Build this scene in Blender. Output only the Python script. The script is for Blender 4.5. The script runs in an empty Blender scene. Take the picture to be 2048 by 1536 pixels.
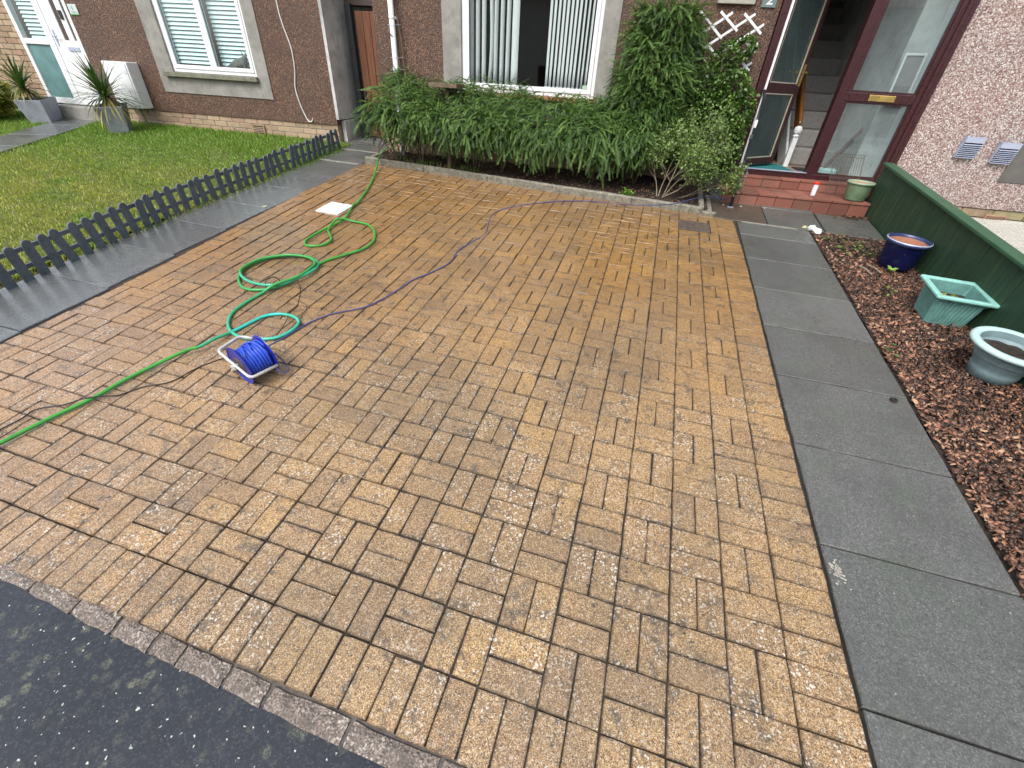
import bpy, math, random
import numpy as np
from mathutils import Matrix, Vector, Euler
R = math.radians
sc = bpy.context.scene
COL = sc.collection
random.seed(7)
rng = np.random.default_rng(11)

# ------------------------------------------------------------------ camera
CW = Vector((-1.04620012, -0.45265248, 1.64562216))
rw = (0.97652602, 0.20966116, 0.04938761)
uw = (-0.1617203, 0.56218573, 0.81104485)
fw = (-0.14227959, 0.79999337, -0.58289546)
cam = bpy.data.cameras.new('camera')
camo = bpy.data.objects.new('camera', cam)
COL.objects.link(camo)
camo.matrix_world = Matrix(((rw[0], uw[0], -fw[0], CW.x), (rw[1], uw[1], -fw[1], CW.y), (rw[2], uw[2], -fw[2], CW.z), (0, 0, 0, 1)))
cam.sensor_width = 36
cam.lens = 861.2465 / 2048 * 36
cam.clip_start = 0.02
cam.clip_end = 500
sc.camera = camo

# ------------------------------------------------------------------ sky and sun (overcast)
SUN_EL, SUN_AZ = R(52), R(200)      # azimuth measured clockwise from +Y
w = bpy.data.worlds.new('World')
sc.world = w
w.use_nodes = True
nt = w.node_tree
nt.nodes.clear()
sky = nt.nodes.new('ShaderNodeTexSky')
sky.sky_type = 'NISHITA'
sky.sun_disc = False
sky.sun_elevation = SUN_EL
sky.sun_rotation = SUN_AZ
sky.dust_density = 3.0
hsv = nt.nodes.new('ShaderNodeHueSaturation')
hsv.inputs['Saturation'].default_value = 0.38
bg = nt.nodes.new('ShaderNodeBackground')
bg.inputs['Strength'].default_value = 0.15
wo = nt.nodes.new('ShaderNodeOutputWorld')
nt.links.new(sky.outputs[0], hsv.inputs['Color'])
nt.links.new(hsv.outputs[0], bg.inputs[0])
nt.links.new(bg.outputs[0], wo.inputs[0])
sl = bpy.data.lights.new('sun', 'SUN')
sl.energy = 1.0
sl.angle = R(25)
sl.color = (1.0, 0.97, 0.92)
so = bpy.data.objects.new('sun', sl)
COL.objects.link(so)
so.rotation_euler = Vector((math.sin(SUN_AZ) * math.cos(SUN_EL), math.cos(SUN_AZ) * math.cos(SUN_EL), math.sin(SUN_EL))).to_track_quat('Z', 'Y').to_euler()
so.location = (-2, -6, 9)
vs = sc.view_settings
vs.view_transform = 'Standard'
vs.look = 'None'
vs.exposure = 0.98
vs.gamma = 1
vs.use_curve_mapping = False
sc.cycles.max_bounces = 6
sc.cycles.transparent_max_bounces = 12
sc.cycles.caustics_reflective = False
sc.cycles.caustics_refractive = False

# ------------------------------------------------------------------ frames
# the plot slopes gently up to the houses: G maps plot coordinates (x across, y towards the houses, z off the ground) to the world
G = Matrix(((0.9968102790, 0.0796099820, 0.0056141250, 0), (-0.0787115604, 0.9922928219, -0.0956012548, 0),
            (-0.0131817262, 0.0948544169, 0.9954038787, 0), (0, 0, 0, 1)))
def gz(xw, yw):          # world height of the plot at a world (x, y)
    return -(0.0056141250 * xw - 0.0956012548 * yw) / 0.9954038787
def gw(x, y, z=0.0):
    return G @ Vector((x, y, z))

# ------------------------------------------------------------------ mesh helpers
class MB:
    def __init__(s):
        s.v = []; s.f = []; s.a = []; s.g = None
    def add(s, vs_, fs_, a=0.0):
        o = len(s.v)
        s.v.extend([tuple(p) for p in vs_])
        s.f.extend([tuple(i + o for i in f) for f in fs_])
        s.a.extend([a] * len(fs_))
        return s
    def box(s, x0, x1, y0, y1, z0, z1, M=None, a=0.0):
        vs_ = [(x0, y0, z0), (x1, y0, z0), (x1, y1, z0), (x0, y1, z0), (x0, y0, z1), (x1, y0, z1), (x1, y1, z1), (x0, y1, z1)]
        if M is not None: vs_ = [M @ Vector(p) for p in vs_]
        return s.add(vs_, [(0, 3, 2, 1), (4, 5, 6, 7), (0, 1, 5, 4), (1, 2, 6, 5), (2, 3, 7, 6), (3, 0, 4, 7)], a)
    def quad(s, a_, b, c, d, a=0.0):
        return s.add([a_, b, c, d], [(0, 1, 2, 3)], a)
    def prism(s, pts, z0, z1, M=None):     # closed polygon (x, y) extruded in z
        n = len(pts)
        vs_ = [(p[0], p[1], z0) for p in pts] + [(p[0], p[1], z1) for p in pts]
        if M is not None: vs_ = [M @ Vector(p) for p in vs_]
        fs_ = [tuple(range(n - 1, -1, -1)), tuple(range(n, 2 * n))] + [(i, (i + 1) % n, n + (i + 1) % n, n + i) for i in range(n)]
        return s.add(vs_, fs_)
    def lathe(s, prof, n=28, c=(0, 0, 0), a0=0.0, sx=1.0, sy=1.0):     # profile [(r, z)], open ends unless r = 0
        vs_ = []; fs_ = []
        for r, z in prof:
            for k in range(n):
                t = 2 * math.pi * k / n + a0
                vs_.append((c[0] + r * sx * math.cos(t), c[1] + r * sy * math.sin(t), c[2] + z))
        for i in range(len(prof) - 1):
            for k in range(n):
                k2 = (k + 1) % n
                fs_.append((i * n + k, i * n + k2, (i + 1) * n + k2, (i + 1) * n + k))
        return s.add(vs_, fs_)
    def tube(s, pts, r, n=8, cap=True, closed=False):
        pts = [Vector(p) for p in pts]
        m = len(pts)
        rs = r if isinstance(r, (list, tuple)) else [r] * m
        vs_ = []; fs_ = []
        up = Vector((0, 0, 1))
        prev = None
        for i, p in enumerate(pts):
            if closed: d = pts[(i + 1) % m] - pts[i - 1]
            else: d = pts[min(i + 1, m - 1)] - pts[max(i - 1, 0)]
            d.normalize()
            if prev is None:
                a_ = up.cross(d)
                if a_.length < 0.05: a_ = Vector((1, 0, 0)).cross(d)
            else:
                a_ = prev - d * prev.dot(d)
            a_.normalize(); prev = a_
            b = d.cross(a_)
            for k in range(n):
                t = 2 * math.pi * k / n
                vs_.append(p + (a_ * math.cos(t) + b * math.sin(t)) * rs[i])
        for i in range(m if closed else m - 1):
            j = (i + 1) % m
            for k in range(n):
                k2 = (k + 1) % n
                fs_.append((i * n + k, i * n + k2, j * n + k2, j * n + k))
        if cap and not closed:
            fs_.append(tuple(range(n - 1, -1, -1)))
            fs_.append(tuple((m - 1) * n + k for k in range(n)))
        return s.add(vs_, fs_)
    def ball(s, c, r, nu=10, nv=7, sc_=(1, 1, 1)):
        prof = [(r * math.sin(math.pi * i / nv) if 0 < i < nv else 1e-4, -r * math.cos(math.pi * i / nv)) for i in range(nv + 1)]
        vs_ = []; fs_ = []
        for rr, z in prof:
            for k in range(nu):
                t = 2 * math.pi * k / nu
                vs_.append((c[0] + rr * math.cos(t) * sc_[0], c[1] + rr * math.sin(t) * sc_[1], c[2] + z * sc_[2]))
        for i in range(nv):
            for k in range(nu):
                k2 = (k + 1) % nu
                fs_.append((i * nu + k, i * nu + k2, (i + 1) * nu + k2, (i + 1) * nu + k))
        return s.add(vs_, fs_)
    def mesh(s, name, mat, smooth=False):
        me = bpy.data.meshes.new(name)
        me.from_pydata(s.v, [], s.f)
        if smooth:
            me.polygons.foreach_set('use_smooth', [True] * len(me.polygons))
        at = me.attributes.new('var', 'FLOAT', 'FACE')
        at.data.foreach_set('value', s.a)
        if s.g:
            ag = me.attributes.new('grime', 'FLOAT', 'POINT'); ag.data.foreach_set('value', s.g)
        me.materials.append(mat)
        me.update()
        return me

def catmull(P, sub=6, closed=False):
    P = [Vector(p) for p in P]; out = []; n = len(P)
    for i in range(n if closed else n - 1):
        p0 = P[(i - 1) % n] if (closed or i > 0) else P[0]
        p1 = P[i]; p2 = P[(i + 1) % n]
        p3 = P[(i + 2) % n] if (closed or i + 2 < n) else P[-1]
        for k in range(sub):
            t = k / sub
            out.append(0.5 * ((2 * p1) + (-p0 + p2) * t + (2 * p0 - 5 * p1 + 4 * p2 - p3) * t * t + (-p0 + 3 * p1 - 3 * p2 + p3) * t ** 3))
    if not closed: out.append(P[-1])
    return out

def np_mesh(name, V, F, mat, var=None, smooth=False):   # V (n,3), F (m,k) arrays
    me = bpy.data.meshes.new(name)
    n, m, k = len(V), len(F), F.shape[1]
    me.vertices.add(n); me.vertices.foreach_set('co', V.astype(np.float32).ravel())
    me.loops.add(m * k); me.loops.foreach_set('vertex_index', F.astype(np.int32).ravel())
    me.polygons.add(m)
    me.polygons.foreach_set('loop_start', (np.arange(m) * k).astype(np.int32))
    me.update(calc_edges=True)
    if smooth: me.polygons.foreach_set('use_smooth', np.ones(m, dtype=bool))
    at = me.attributes.new('var', 'FLOAT', 'FACE')
    at.data.foreach_set('value', (np.zeros(m) if var is None else var).astype(np.float32))
    me.materials.append(mat)
    return me

def link(name, me, parent=None, M=None):
    o = bpy.data.objects.new(name, me)
    COL.objects.link(o)
    if parent is not None: o.parent = parent
    if M is not None: o.matrix_local = M
    return o
def obj(name, mb, mat, parent=None, M=None, smooth=False, bevel=0):
    o = link(name, mb.mesh(name, mat, smooth), parent, M)
    if bevel:
        md = o.modifiers.new('bevel', 'BEVEL'); md.width = bevel; md.segments = 2; md.limit_method = 'ANGLE'; md.angle_limit = R(40)
    return o
def tag(o, label=None, cat=None, group=None, kind=None):
    if label: o['label'] = label
    if cat: o['category'] = cat
    if group: o['group'] = group
    if kind: o['kind'] = kind
    return o
def thing(name, label, cat, M, group=None):
    o = bpy.data.objects.new(name, None)
    COL.objects.link(o)
    o.empty_display_size = 0.1
    o.matrix_world = M
    return tag(o, label, cat, group)
def T(x, y, z): return Matrix.Translation((x, y, z))
def RZ(a): return Matrix.Rotation(a, 4, 'Z')
def RX(a): return Matrix.Rotation(a, 4, 'X')
def RY(a): return Matrix.Rotation(a, 4, 'Y')

# ------------------------------------------------------------------ material helpers
class NT:
    def __init__(s, name):
        s.m = bpy.data.materials.new(name); s.m.use_nodes = True
        s.t = s.m.node_tree; s.t.nodes.clear()
        s.out = s.t.nodes.new('ShaderNodeOutputMaterial')
        s.b = s.t.nodes.new('ShaderNodeBsdfPrincipled')
        s.t.links.new(s.b.outputs[0], s.out.inputs[0])
        s._p = None
    def n(s, typ, ins=None, **kw):
        nd = s.t.nodes.new('ShaderNode' + typ)
        for k, v in kw.items(): setattr(nd, k, v)
        for k, v in (ins or {}).items(): s.set(nd, k, v)
        return nd
    def set(s, nd, k, v):
        i = nd.inputs[k]
        if isinstance(v, bpy.types.NodeSocket): s.t.links.new(v, i)
        elif isinstance(v, bpy.types.Node): s.t.links.new(v.outputs[0], i)
        else:
            if isinstance(v, tuple) and len(v) == 3 and i.type == 'RGBA': v = v + (1,)
            i.default_value = v
    @property
    def pos(s):
        if s._p is None: s._p = s.n('NewGeometry').outputs['Position']
        return s._p
    def coord(s, what='Object'): return s.n('TexCoord').outputs[what]
    def noise(s, scale, detail=3, rough=0.55, vec=None, dist=0.0):
        return s.n('TexNoise', {'Vector': s.pos if vec is None else vec, 'Scale': scale, 'Detail': detail, 'Roughness': rough, 'Distortion': dist}).outputs['Fac']
    def vor(s, scale, vec=None, out='Distance', rnd=1.0, feature='F1'):
        return s.n('TexVoronoi', {'Vector': s.pos if vec is None else vec, 'Scale': scale, 'Randomness': rnd}, feature=feature).outputs[out]
    def ramp(s, fac, stops, interp='LINEAR'):
        nd = s.n('ValToRGB', {'Fac': fac}); cr = nd.color_ramp; cr.interpolation = interp
        while len(cr.elements) < len(stops): cr.elements.new(0.5)
        for e, (p, c) in zip(cr.elements, stops):
            e.position = p
            e.color = (c + (1,)) if isinstance(c, tuple) else (c, c, c, 1)
        return nd.outputs[0]
    def mix(s, fac, a, b, mode='MIX'):
        nd = s.n('Mix', data_type='RGBA', blend_type=mode, clamp_factor=True)
        s.set(nd, 0, fac); s.set(nd, 6, a); s.set(nd, 7, b)
        return nd.outputs[2]
    def math(s, op, a, b=0.0, clamp=False):
        nd = s.n('Math', operation=op, use_clamp=clamp); s.set(nd, 0, a); s.set(nd, 1, b)
        return nd.outputs[0]
    def sep(s, col):
        return s.n('SeparateColor', {'Color': col}).outputs
    def xyz(s, v=None): return s.n('SeparateXYZ', {'Vector': s.pos if v is None else v}).outputs
    def attr(s, name='var', typ='GEOMETRY', out='Fac'): return s.n('Attribute', attribute_name=name, attribute_type=typ).outputs[out]
    def rnd(s): return s.n('ObjectInfo').outputs['Random']
    def map01(s, v, a, b, c=0.0, d=1.0):
        return s.n('MapRange', {'Value': v, 'From Min': a, 'From Max': b, 'To Min': c, 'To Max': d}).outputs[0]
    def bump(s, h, strength=0.5, dist=0.01):
        nd = s.n('Bump', {'Height': h, 'Strength': strength, 'Distance': dist})
        s.t.links.new(nd.outputs[0], s.b.inputs['Normal']); return nd
    def fin(s, color=None, rough=None, metal=None, spec=None, **kw):
        if color is not None: s.set(s.b, 'Base Color', color)
        if rough is not None: s.set(s.b, 'Roughness', rough)
        if metal is not None: s.set(s.b, 'Metallic', metal)
        if spec is not None: s.set(s.b, 'Specular IOR Level', spec)
        for k, v in kw.items(): s.set(s.b, k.replace('_', ' '), v)
        return s.m

def plain(name, col, rough=0.5, metal=0.0, var=0.12, scale=12, bump=0.0, dirt=0.0, dirtcol=(0.05, 0.045, 0.035)):
    m = NT(name)
    n1 = m.noise(scale, 5, 0.6)
    c = m.mix(m.map01(n1, 0.3, 0.7), tuple(x * (1 - var) for x in col), tuple(min(1, x * (1 + var)) for x in col))
    if dirt:
        n2 = m.noise(scale * 2.3, 6, 0.7)
        c = m.mix(m.math('MULTIPLY', m.map01(n2, 0.5, 0.68), dirt), c, dirtcol)
    rr = m.map01(m.noise(scale * 1.7, 4), 0.3, 0.7, max(0.02, rough - 0.08), min(1, rough + 0.08))
    if bump: m.bump(m.noise(scale * 14, 4), bump, 0.004)
    return m.fin(c, rr, metal)

def paver_mat():
    m = NT('paver_concrete')
    p = m.pos
    px, py, pz = m.xyz()
    brick = m.math('FRACT', m.math('ADD', m.rnd(), m.attr('var')))
    b2 = m.math('FRACT', m.math('MULTIPLY', brick, 7.31))
    # granules of crushed stone
    cc = m.sep(m.vor(330, out='Color'))[0]
    gran = m.ramp(cc, [(0.0, (0.022, 0.014, 0.010)), (0.16, (0.085, 0.052, 0.032)), (0.36, (0.24, 0.15, 0.080)), (0.70, (0.42, 0.275, 0.140)), (0.9, (0.58, 0.42, 0.235)), (1.0, (0.70, 0.60, 0.45))])
    cg = m.sep(m.vor(140, out='Color'))[1]
    gran2 = m.ramp(cg, [(0.0, (0.12, 0.062, 0.03)), (0.5, (0.30, 0.185, 0.092)), (1.0, (0.43, 0.28, 0.14))])
    c = m.mix(0.35, gran, gran2)
    # brick to brick tint: golden, brown, greyish pink
    tint = m.ramp(brick, [(0.0, (0.86, 0.82, 0.77)), (0.15, (0.96, 0.93, 0.86)), (0.6, (1.06, 1.02, 0.90)), (0.9, (1.10, 1.06, 0.90)), (1.0, (1.20, 1.13, 0.86))])
    c = m.mix(1.0, c, tint, 'MULTIPLY')
    gr_ = m.math('MULTIPLY', m.attr('grime'), m.math('MULTIPLY', m.map01(m.noise(11, 5, 0.7), 0.36, 0.60, 0.08, 0.95), m.map01(m.noise(1.1, 3), 0.34, 0.6, 0.35, 1.0)))
    c = m.mix(gr_, c, (0.075, 0.055, 0.042))
    # broad soiling
    big = m.noise(1.3, 4, 0.6)
    c = m.mix(m.map01(big, 0.42, 0.62, 0, 0.42), c, (0.12, 0.09, 0.06))
    mid = m.noise(14, 5, 0.65)
    c = m.mix(m.math('MULTIPLY', m.map01(mid, 0.52, 0.66, 0, 0.85), m.map01(m.noise(1.6, 3), 0.38, 0.6, 0.3, 1.0)), c, (0.07, 0.055, 0.042))
    # pressure-washed wet gold area in the middle distance, dusty lichened area near the road
    washed = m.math('MULTIPLY', m.map01(py, 1.2, 3.0), m.map01(m.noise(0.9, 3), 0.28, 0.6, 0.35, 1))
    c = m.mix(m.math('MULTIPLY', washed, 0.72), c, m.mix(1.0, c, (1.02, 0.80, 0.43), 'MULTIPLY'))
    # pinkish cast at the far left: wet sky sheen painted into the colour
    left = m.map01(px, -2.2, -3.6)
    c = m.mix(m.math('MULTIPLY', left, m.map01(py, 3.2, 1.4, 0.1, 0.5)), c, m.mix(1.0, c, (1.08, 0.93, 0.92), 'MULTIPLY'))
    # black lichen dots
    off = m.n('VectorMath', {0: m.n('TexNoise', {'Vector': p, 'Scale': 60.0}).outputs['Color']}, operation='SCALE')
    off.inputs['Scale'].default_value = 0.022
    wp = m.n('VectorMath', {0: p, 1: off.outputs[0]}, operation='ADD').outputs[0]
    dots = m.map01(m.vor(34, wp), 0.30, 0.22)
    dgate = m.map01(m.noise(5, 3), 0.52, 0.62)
    dsel = m.map01(m.sep(m.vor(34, wp, out='Color'))[0], 0.55, 0.6)
    c = m.mix(m.math('MULTIPLY', m.math('MULTIPLY', dots, dgate), m.math('MULTIPLY', dsel, 0.8)), c, (0.028, 0.026, 0.028))
    sp = m.math('MULTIPLY', m.map01(m.vor(105, wp), 0.34, 0.22), m.map01(m.sep(m.vor(105, wp, out='Color'))[2], 0.56, 0.6))
    c = m.mix(m.math('MULTIPLY', sp, 0.62), c, (0.045, 0.035, 0.03))
    # pale lichen flecks
    fl = m.map01(m.vor(78, wp), 0.42, 0.30)
    fsel = m.map01(m.sep(m.vor(78, wp, out='Color'))[1], 0.42, 0.46)
    fgate = m.map01(m.noise(7, 4, 0.7), 0.40, 0.58)
    bsel = m.map01(b2, 0.15, 0.9, 0.25, 1.0)
    near = m.map01(py, 3.4, 1.4, 0.08, 1.0)
    fm = m.math('MULTIPLY', m.math('MULTIPLY', fl, fsel), m.math('MULTIPLY', m.math('MULTIPLY', fgate, bsel), near))
    c = m.mix(m.math('MULTIPLY', fm, 0.9), c, (0.60, 0.55, 0.47))
    fl2 = m.math('MULTIPLY', m.map01(m.vor(150, wp), 0.30, 0.2), m.map01(m.sep(m.vor(150, wp, out='Color'))[1], 0.55, 0.6))
    c = m.mix(m.math('MULTIPLY', m.math('MULTIPLY', fl2, near), 0.8), c, (0.58, 0.52, 0.42))
    wet = m.map01(m.noise(0.7, 3), 0.4, 0.6)
    r = m.math('ADD', m.map01(washed, 0, 1, 0.50, 0.33), m.math('MULTIPLY', m.math('SUBTRACT', m.noise(9, 4), 0.5), 0.4))
    m.bump(m.math('ADD', m.math('MULTIPLY', m.vor(300), 0.5), m.noise(90, 4)), 0.55, 0.0035)
    m.set(m.b, 'Coat Weight', m.math('MULTIPLY', m.math('MAXIMUM', m.math('MULTIPLY', washed, 0.8), m.math('MULTIPLY', left, 0.9)), m.map01(m.noise(2.3, 4), 0.35, 0.6, 0.35, 1.0)))
    m.b.inputs['Coat Roughness'].default_value = 0.22
    return m.fin(c, r, spec=0.62)

def slab_mat(name, base, wetr=0.35, patch=0.35, green=0.3):
    m = NT(name)
    cc = m.sep(m.vor(230, out='Color'))[0]
    g1 = m.ramp(cc, [(0, tuple(x * 0.45 for x in base)), (0.5, base), (0.9, tuple(x * 1.7 for x in base)), (1, tuple(x * 3.0 for x in base))])
    c = m.mix(0.55, g1, m.ramp(m.noise(60, 5, 0.7), [(0.3, tuple(x * 0.6 for x in base)), (0.7, tuple(x * 1.35 for x in base))]))
    slab = m.math('FRACT', m.math('ADD', m.rnd(), m.attr('var')))
    c = m.mix(1.0, c, m.ramp(slab, [(0, (0.86, 0.86, 0.86)), (1, (1.14, 1.15, 1.14))]), 'MULTIPLY')
    c = m.mix(m.map01(m.noise(2.6, 5, 0.65), 0.45, 0.7, 0, patch), c, tuple(x * 0.5 for x in base))
    c = m.mix(m.map01(m.noise(3.8, 5, 0.7), 0.5, 0.75, 0, green), c, (base[0] * 0.9, base[1] * 1.25, base[2] * 0.8))
    wsp = m.math('MULTIPLY', m.map01(m.vor(26), 0.10, 0.05), m.map01(m.sep(m.vor(26, out='Color'))[2], 0.80, 0.83))
    c = m.mix(m.math('MULTIPLY', wsp, 0.7), c, (0.45, 0.44, 0.38))
    r = m.map01(m.noise(2.2, 5, 0.6), 0.35, 0.65, max(0.06, wetr - 0.16), wetr + 0.16)
    m.bump(m.math('ADD', m.noise(160, 4, 0.7), m.math('MULTIPLY', m.vor(230), 0.5)), 0.35, 0.003)
    if wetr < 0.3:
        m.set(m.b, 'Coat Weight', m.map01(m.noise(1.7, 4), 0.35, 0.55, 0.45, 1.0)); m.b.inputs['Coat Roughness'].default_value = 0.24
    return m.fin(c, r)

def harl_mat(name, stops, scale=95, bump=0.9, streak=(0.05, 0.04, 0.035), sfac=0.35, dark=0.5):
    m = NT(name)
    cc = m.sep(m.vor(scale, out='Color'))
    c = m.ramp(cc[0], stops, 'CONSTANT')
    d = m.vor(scale)
    c = m.mix(m.map01(d, 0.35, 0.75, 0, dark), c, (0.035, 0.026, 0.024))
    c = m.mix(m.map01(m.noise(3.2, 6, 0.65), 0.42, 0.72, 0, sfac), c, streak)
    c = m.mix(m.map01(m.noise(1.1, 4, 0.6), 0.35, 0.7, 0, 0.25), c, m.mix(1.0, c, (1.25, 0.9, 0.72), 'MULTIPLY'))
    h = m.math('SUBTRACT', 1.0, d)
    m.bump(m.math('ADD', h, m.math('MULTIPLY', cc[1], 0.5)), bump, 0.006)
    return m.fin(c, m.map01(cc[2], 0, 1, 0.4, 0.8))

def leaf_mat(name, c0, c1, c2, rough=0.42, trans=0.25):
    m = NT(name)
    v = m.attr('var')
    v2 = m.math('ADD', v, m.math('MULTIPLY', m.math('SUBTRACT', m.noise(3.5, 3), 0.5), 0.7))
    c = m.ramp(v2, [(0.05, c0), (0.5, c1), (0.95, c2)])
    m.fin(c, rough)
    tb = m.n('BsdfTranslucent', {'Color': m.mix(1.0, c, (1.2, 1.5, 0.6), 'MULTIPLY')})
    mx = m.n('MixShader', {'Fac': trans, 1: m.b.outputs[0], 2: tb.outputs[0]})
    m.t.links.new(mx.outputs[0], m.out.inputs[0])
    return m.m

def glass_mat(name, tint=(0.85, 0.92, 0.92), extra=0.03, haze=0.0, hazecol=(0.5, 0.6, 0.6)):
    m = NT(name)
    m.t.nodes.remove(m.b)
    tr = m.n('BsdfTransparent', {'Color': tint})
    gl = m.n('BsdfGlossy', {'Color': (1, 1, 1), 'Roughness': 0.015})
    fc = m.n('LayerWeight', {'Blend': 0.5}).outputs['Facing']
    f = m.math('ADD', m.math('MULTIPLY', m.math('POWER', fc, 4.0), 0.85), 0.035 + extra, True)
    mx = m.n('MixShader', {'Fac': f, 1: tr.outputs[0], 2: gl.outputs[0]})
    last = mx
    if haze:
        df = m.n('BsdfDiffuse', {'Color': hazecol})
        hf = m.map01(m.noise(4, 4), 0.3, 0.7, haze * 0.6, haze)
        last = m.n('MixShader', {'Fac': hf, 1: mx.outputs[0], 2: df.outputs[0]})
    m.t.links.new(last.outputs[0], m.out.inputs[0])
    return m.m

M_ = {}
M_['paver'] = paver_mat()
M_['joint'] = plain('joint_sand', (0.035, 0.026, 0.018), 0.9, 0, 0.5, 30, 0.5)
M_['slab'] = slab_mat('paving_slab', (0.100, 0.101, 0.097), 0.36, 0.42, 0.4)
M_['slabwet'] = slab_mat('wet_paving_slab', (0.115, 0.122, 0.124), 0.29, 0.35, 0.1)
M_['slabbrown'] = slab_mat('brown_wet_slab', (0.085, 0.067, 0.052), 0.35, 0.4, 0.1)
M_['mortar'] = plain('mortar_strip', (0.30, 0.29, 0.25), 0.8, 0, 0.3, 20, 0.4, 0.5)
M_['edging'] = plain('mossy_edging', (0.23, 0.215, 0.17), 0.85, 0, 0.35, 16, 0.7, 0.85, (0.045, 0.05, 0.03))
def kerb_mat():
    m = NT('granite_kerb')
    c = m.ramp(m.sep(m.vor(240, out='Color'))[0], [(0, (0.07, 0.055, 0.045)), (0.5, (0.165, 0.128, 0.105)), (1, (0.30, 0.245, 0.205))])
    c = m.mix(m.map01(m.noise(24, 6, 0.7), 0.45, 0.65, 0, 0.75), c, (0.07, 0.06, 0.052))
    off = m.n('VectorMath', {0: m.n('TexNoise', {'Vector': m.pos, 'Scale': 60.0}).outputs['Color']}, operation='SCALE'); off.inputs['Scale'].default_value = 0.02
    wp = m.n('VectorMath', {0: m.pos, 1: off.outputs[0]}, operation='ADD').outputs[0]
    f = m.math('MULTIPLY', m.map01(m.vor(80, wp), 0.4, 0.28), m.map01(m.noise(11, 4), 0.45, 0.6))
    c = m.mix(m.math('MULTIPLY', f, 0.75), c, (0.50, 0.47, 0.42))
    m.bump(m.math('ADD', m.noise(45, 5, 0.7), m.vor(120)), 0.7, 0.006)
    return m.fin(c, 0.6)
M_['kerb'] = kerb_mat()
M_['soil'] = plain('dark_soil', (0.030, 0.020, 0.014), 0.9, 0, 0.6, 25, 1.0)
M_['lawn'] = plain('lawn_ground', (0.10, 0.11, 0.028), 0.9, 0, 0.35, 6, 0.8)
M_['gravel'] = plain('pale_gravel', (0.50, 0.48, 0.42), 0.8, 0, 0.5, 60, 1.0)
M_['terrain'] = plain('rough_ground', (0.07, 0.07, 0.05), 0.95, 0, 0.3, 2)
M_['white'] = plain('white_upvc', (0.78, 0.79, 0.80), 0.3, 0, 0.03, 5)
M_['whitepaint'] = plain('white_paint', (0.76, 0.77, 0.76), 0.4, 0, 0.06, 14, 0, 0.12, (0.4, 0.38, 0.33))
M_['slatblind'] = plain('blind_fabric', (0.80, 0.83, 0.81), 0.6, 0, 0.04, 8)

def fabric(name, col):
    m = NT(name); m.fin(col, 0.7)
    tb = m.n('BsdfTranslucent', {'Color': col}); mx = m.n('MixShader', {'Fac': 0.25, 1: m.b.outputs[0], 2: tb.outputs[0]})
    m.t.links.new(mx.outputs[0], m.out.inputs[0]); return m.m
M_['slatblind'] = fabric('blind_fabric_white', (0.86, 0.90, 0.88))
M_['vblind'] = plain('blue_grey_blind', (0.76, 0.88, 0.88), 0.5, 0, 0.04, 8)
M_['brown'] = plain('mahogany_upvc', (0.044, 0.013, 0.015), 0.32, 0, 0.25, 30)
M_['greenfence'] = None
M_['concrete'] = plain('grey_concrete_band', (0.27, 0.26, 0.235), 0.8, 0, 0.22, 5, 0.6, 0.45, (0.13, 0.125, 0.105))
M_['sidewall'] = plain('grey_cement_render', (0.52, 0.52, 0.50), 0.7, 0, 0.25, 2.4, 0.3, 0.4, (0.09, 0.09, 0.085))
M_['sill'] = plain('weathered_sill', (0.19, 0.19, 0.14), 0.85, 0, 0.3, 14, 0.5, 0.6, (0.08, 0.08, 0.055))
M_['tilesill'] = plain('orange_tile_sill', (0.36, 0.16, 0.08), 0.6, 0, 0.2, 14, 0.2, 0.3)
M_['darkgrey'] = plain('dark_grey_band', (0.115, 0.108, 0.098), 0.8, 0, 0.12, 9, 0.3)
M_['silver'] = plain('silver_plastic', (0.42, 0.46, 0.58), 0.4, 0.2, 0.08, 12)
M_['brass'] = plain('brass', (0.80, 0.56, 0.18), 0.28, 0.85, 0.08, 9)
M_['bluevent'] = M_['silver']
M_['terracotta'] = plain('terracotta', (0.44, 0.27, 0.17), 0.75, 0, 0.15, 20, 0.3)
M_['black'] = plain('black_gloss_paint', (0.010, 0.012, 0.016), 0.5, 0, 0.3, 10)
M_['blackrubber'] = plain('black_rubber', (0.02, 0.02, 0.022), 0.5, 0, 0.2, 10)
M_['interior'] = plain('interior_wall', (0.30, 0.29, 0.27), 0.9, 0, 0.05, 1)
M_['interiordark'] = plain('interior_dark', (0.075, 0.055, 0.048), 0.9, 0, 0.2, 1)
M_['hallwhite'] = plain('hall_paint', (0.70, 0.72, 0.73), 0.85, 0, 0.05, 1)
M_['carpet'] = plain('grey_stair_carpet', (0.32, 0.30, 0.28), 0.95, 0, 0.15, 30, 0.5)
M_['mat'] = plain('teal_doormat', (0.015, 0.16, 0.16), 0.9, 0, 0.2, 30, 0.5)
M_['handrail'] = plain('varnished_handrail', (0.17, 0.065, 0.015), 0.35, 0, 0.25, 14)
M_['grey_planter'] = plain('grey_planter_plastic', (0.30, 0.32, 0.37), 0.6, 0, 0.1, 7, 0.2, 0.3)
M_['greenpot'] = plain('green_glazed_pot', (0.13, 0.21, 0.12), 0.35, 0, 0.3, 12, 0.2, 0.5, (0.24, 0.20, 0.13))
M_['bluepot'] = plain('cobalt_glaze', (0.004, 0.006, 0.040), 0.18, 0, 0.3, 7)
M_['clay'] = plain('raw_clay', (0.40, 0.19, 0.12), 0.8, 0, 0.15, 20)
M_['tealpot'] = plain('teal_planter_plastic', (0.13, 0.29, 0.265), 0.5, 0, 0.22, 14, 0.3, 0.45, (0.07, 0.15, 0.12))
M_['tealrim'] = plain('teal_planter_rim', (0.27, 0.56, 0.50), 0.5, 0, 0.14, 14, 0.2, 0.2, (0.15, 0.28, 0.22))
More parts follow.
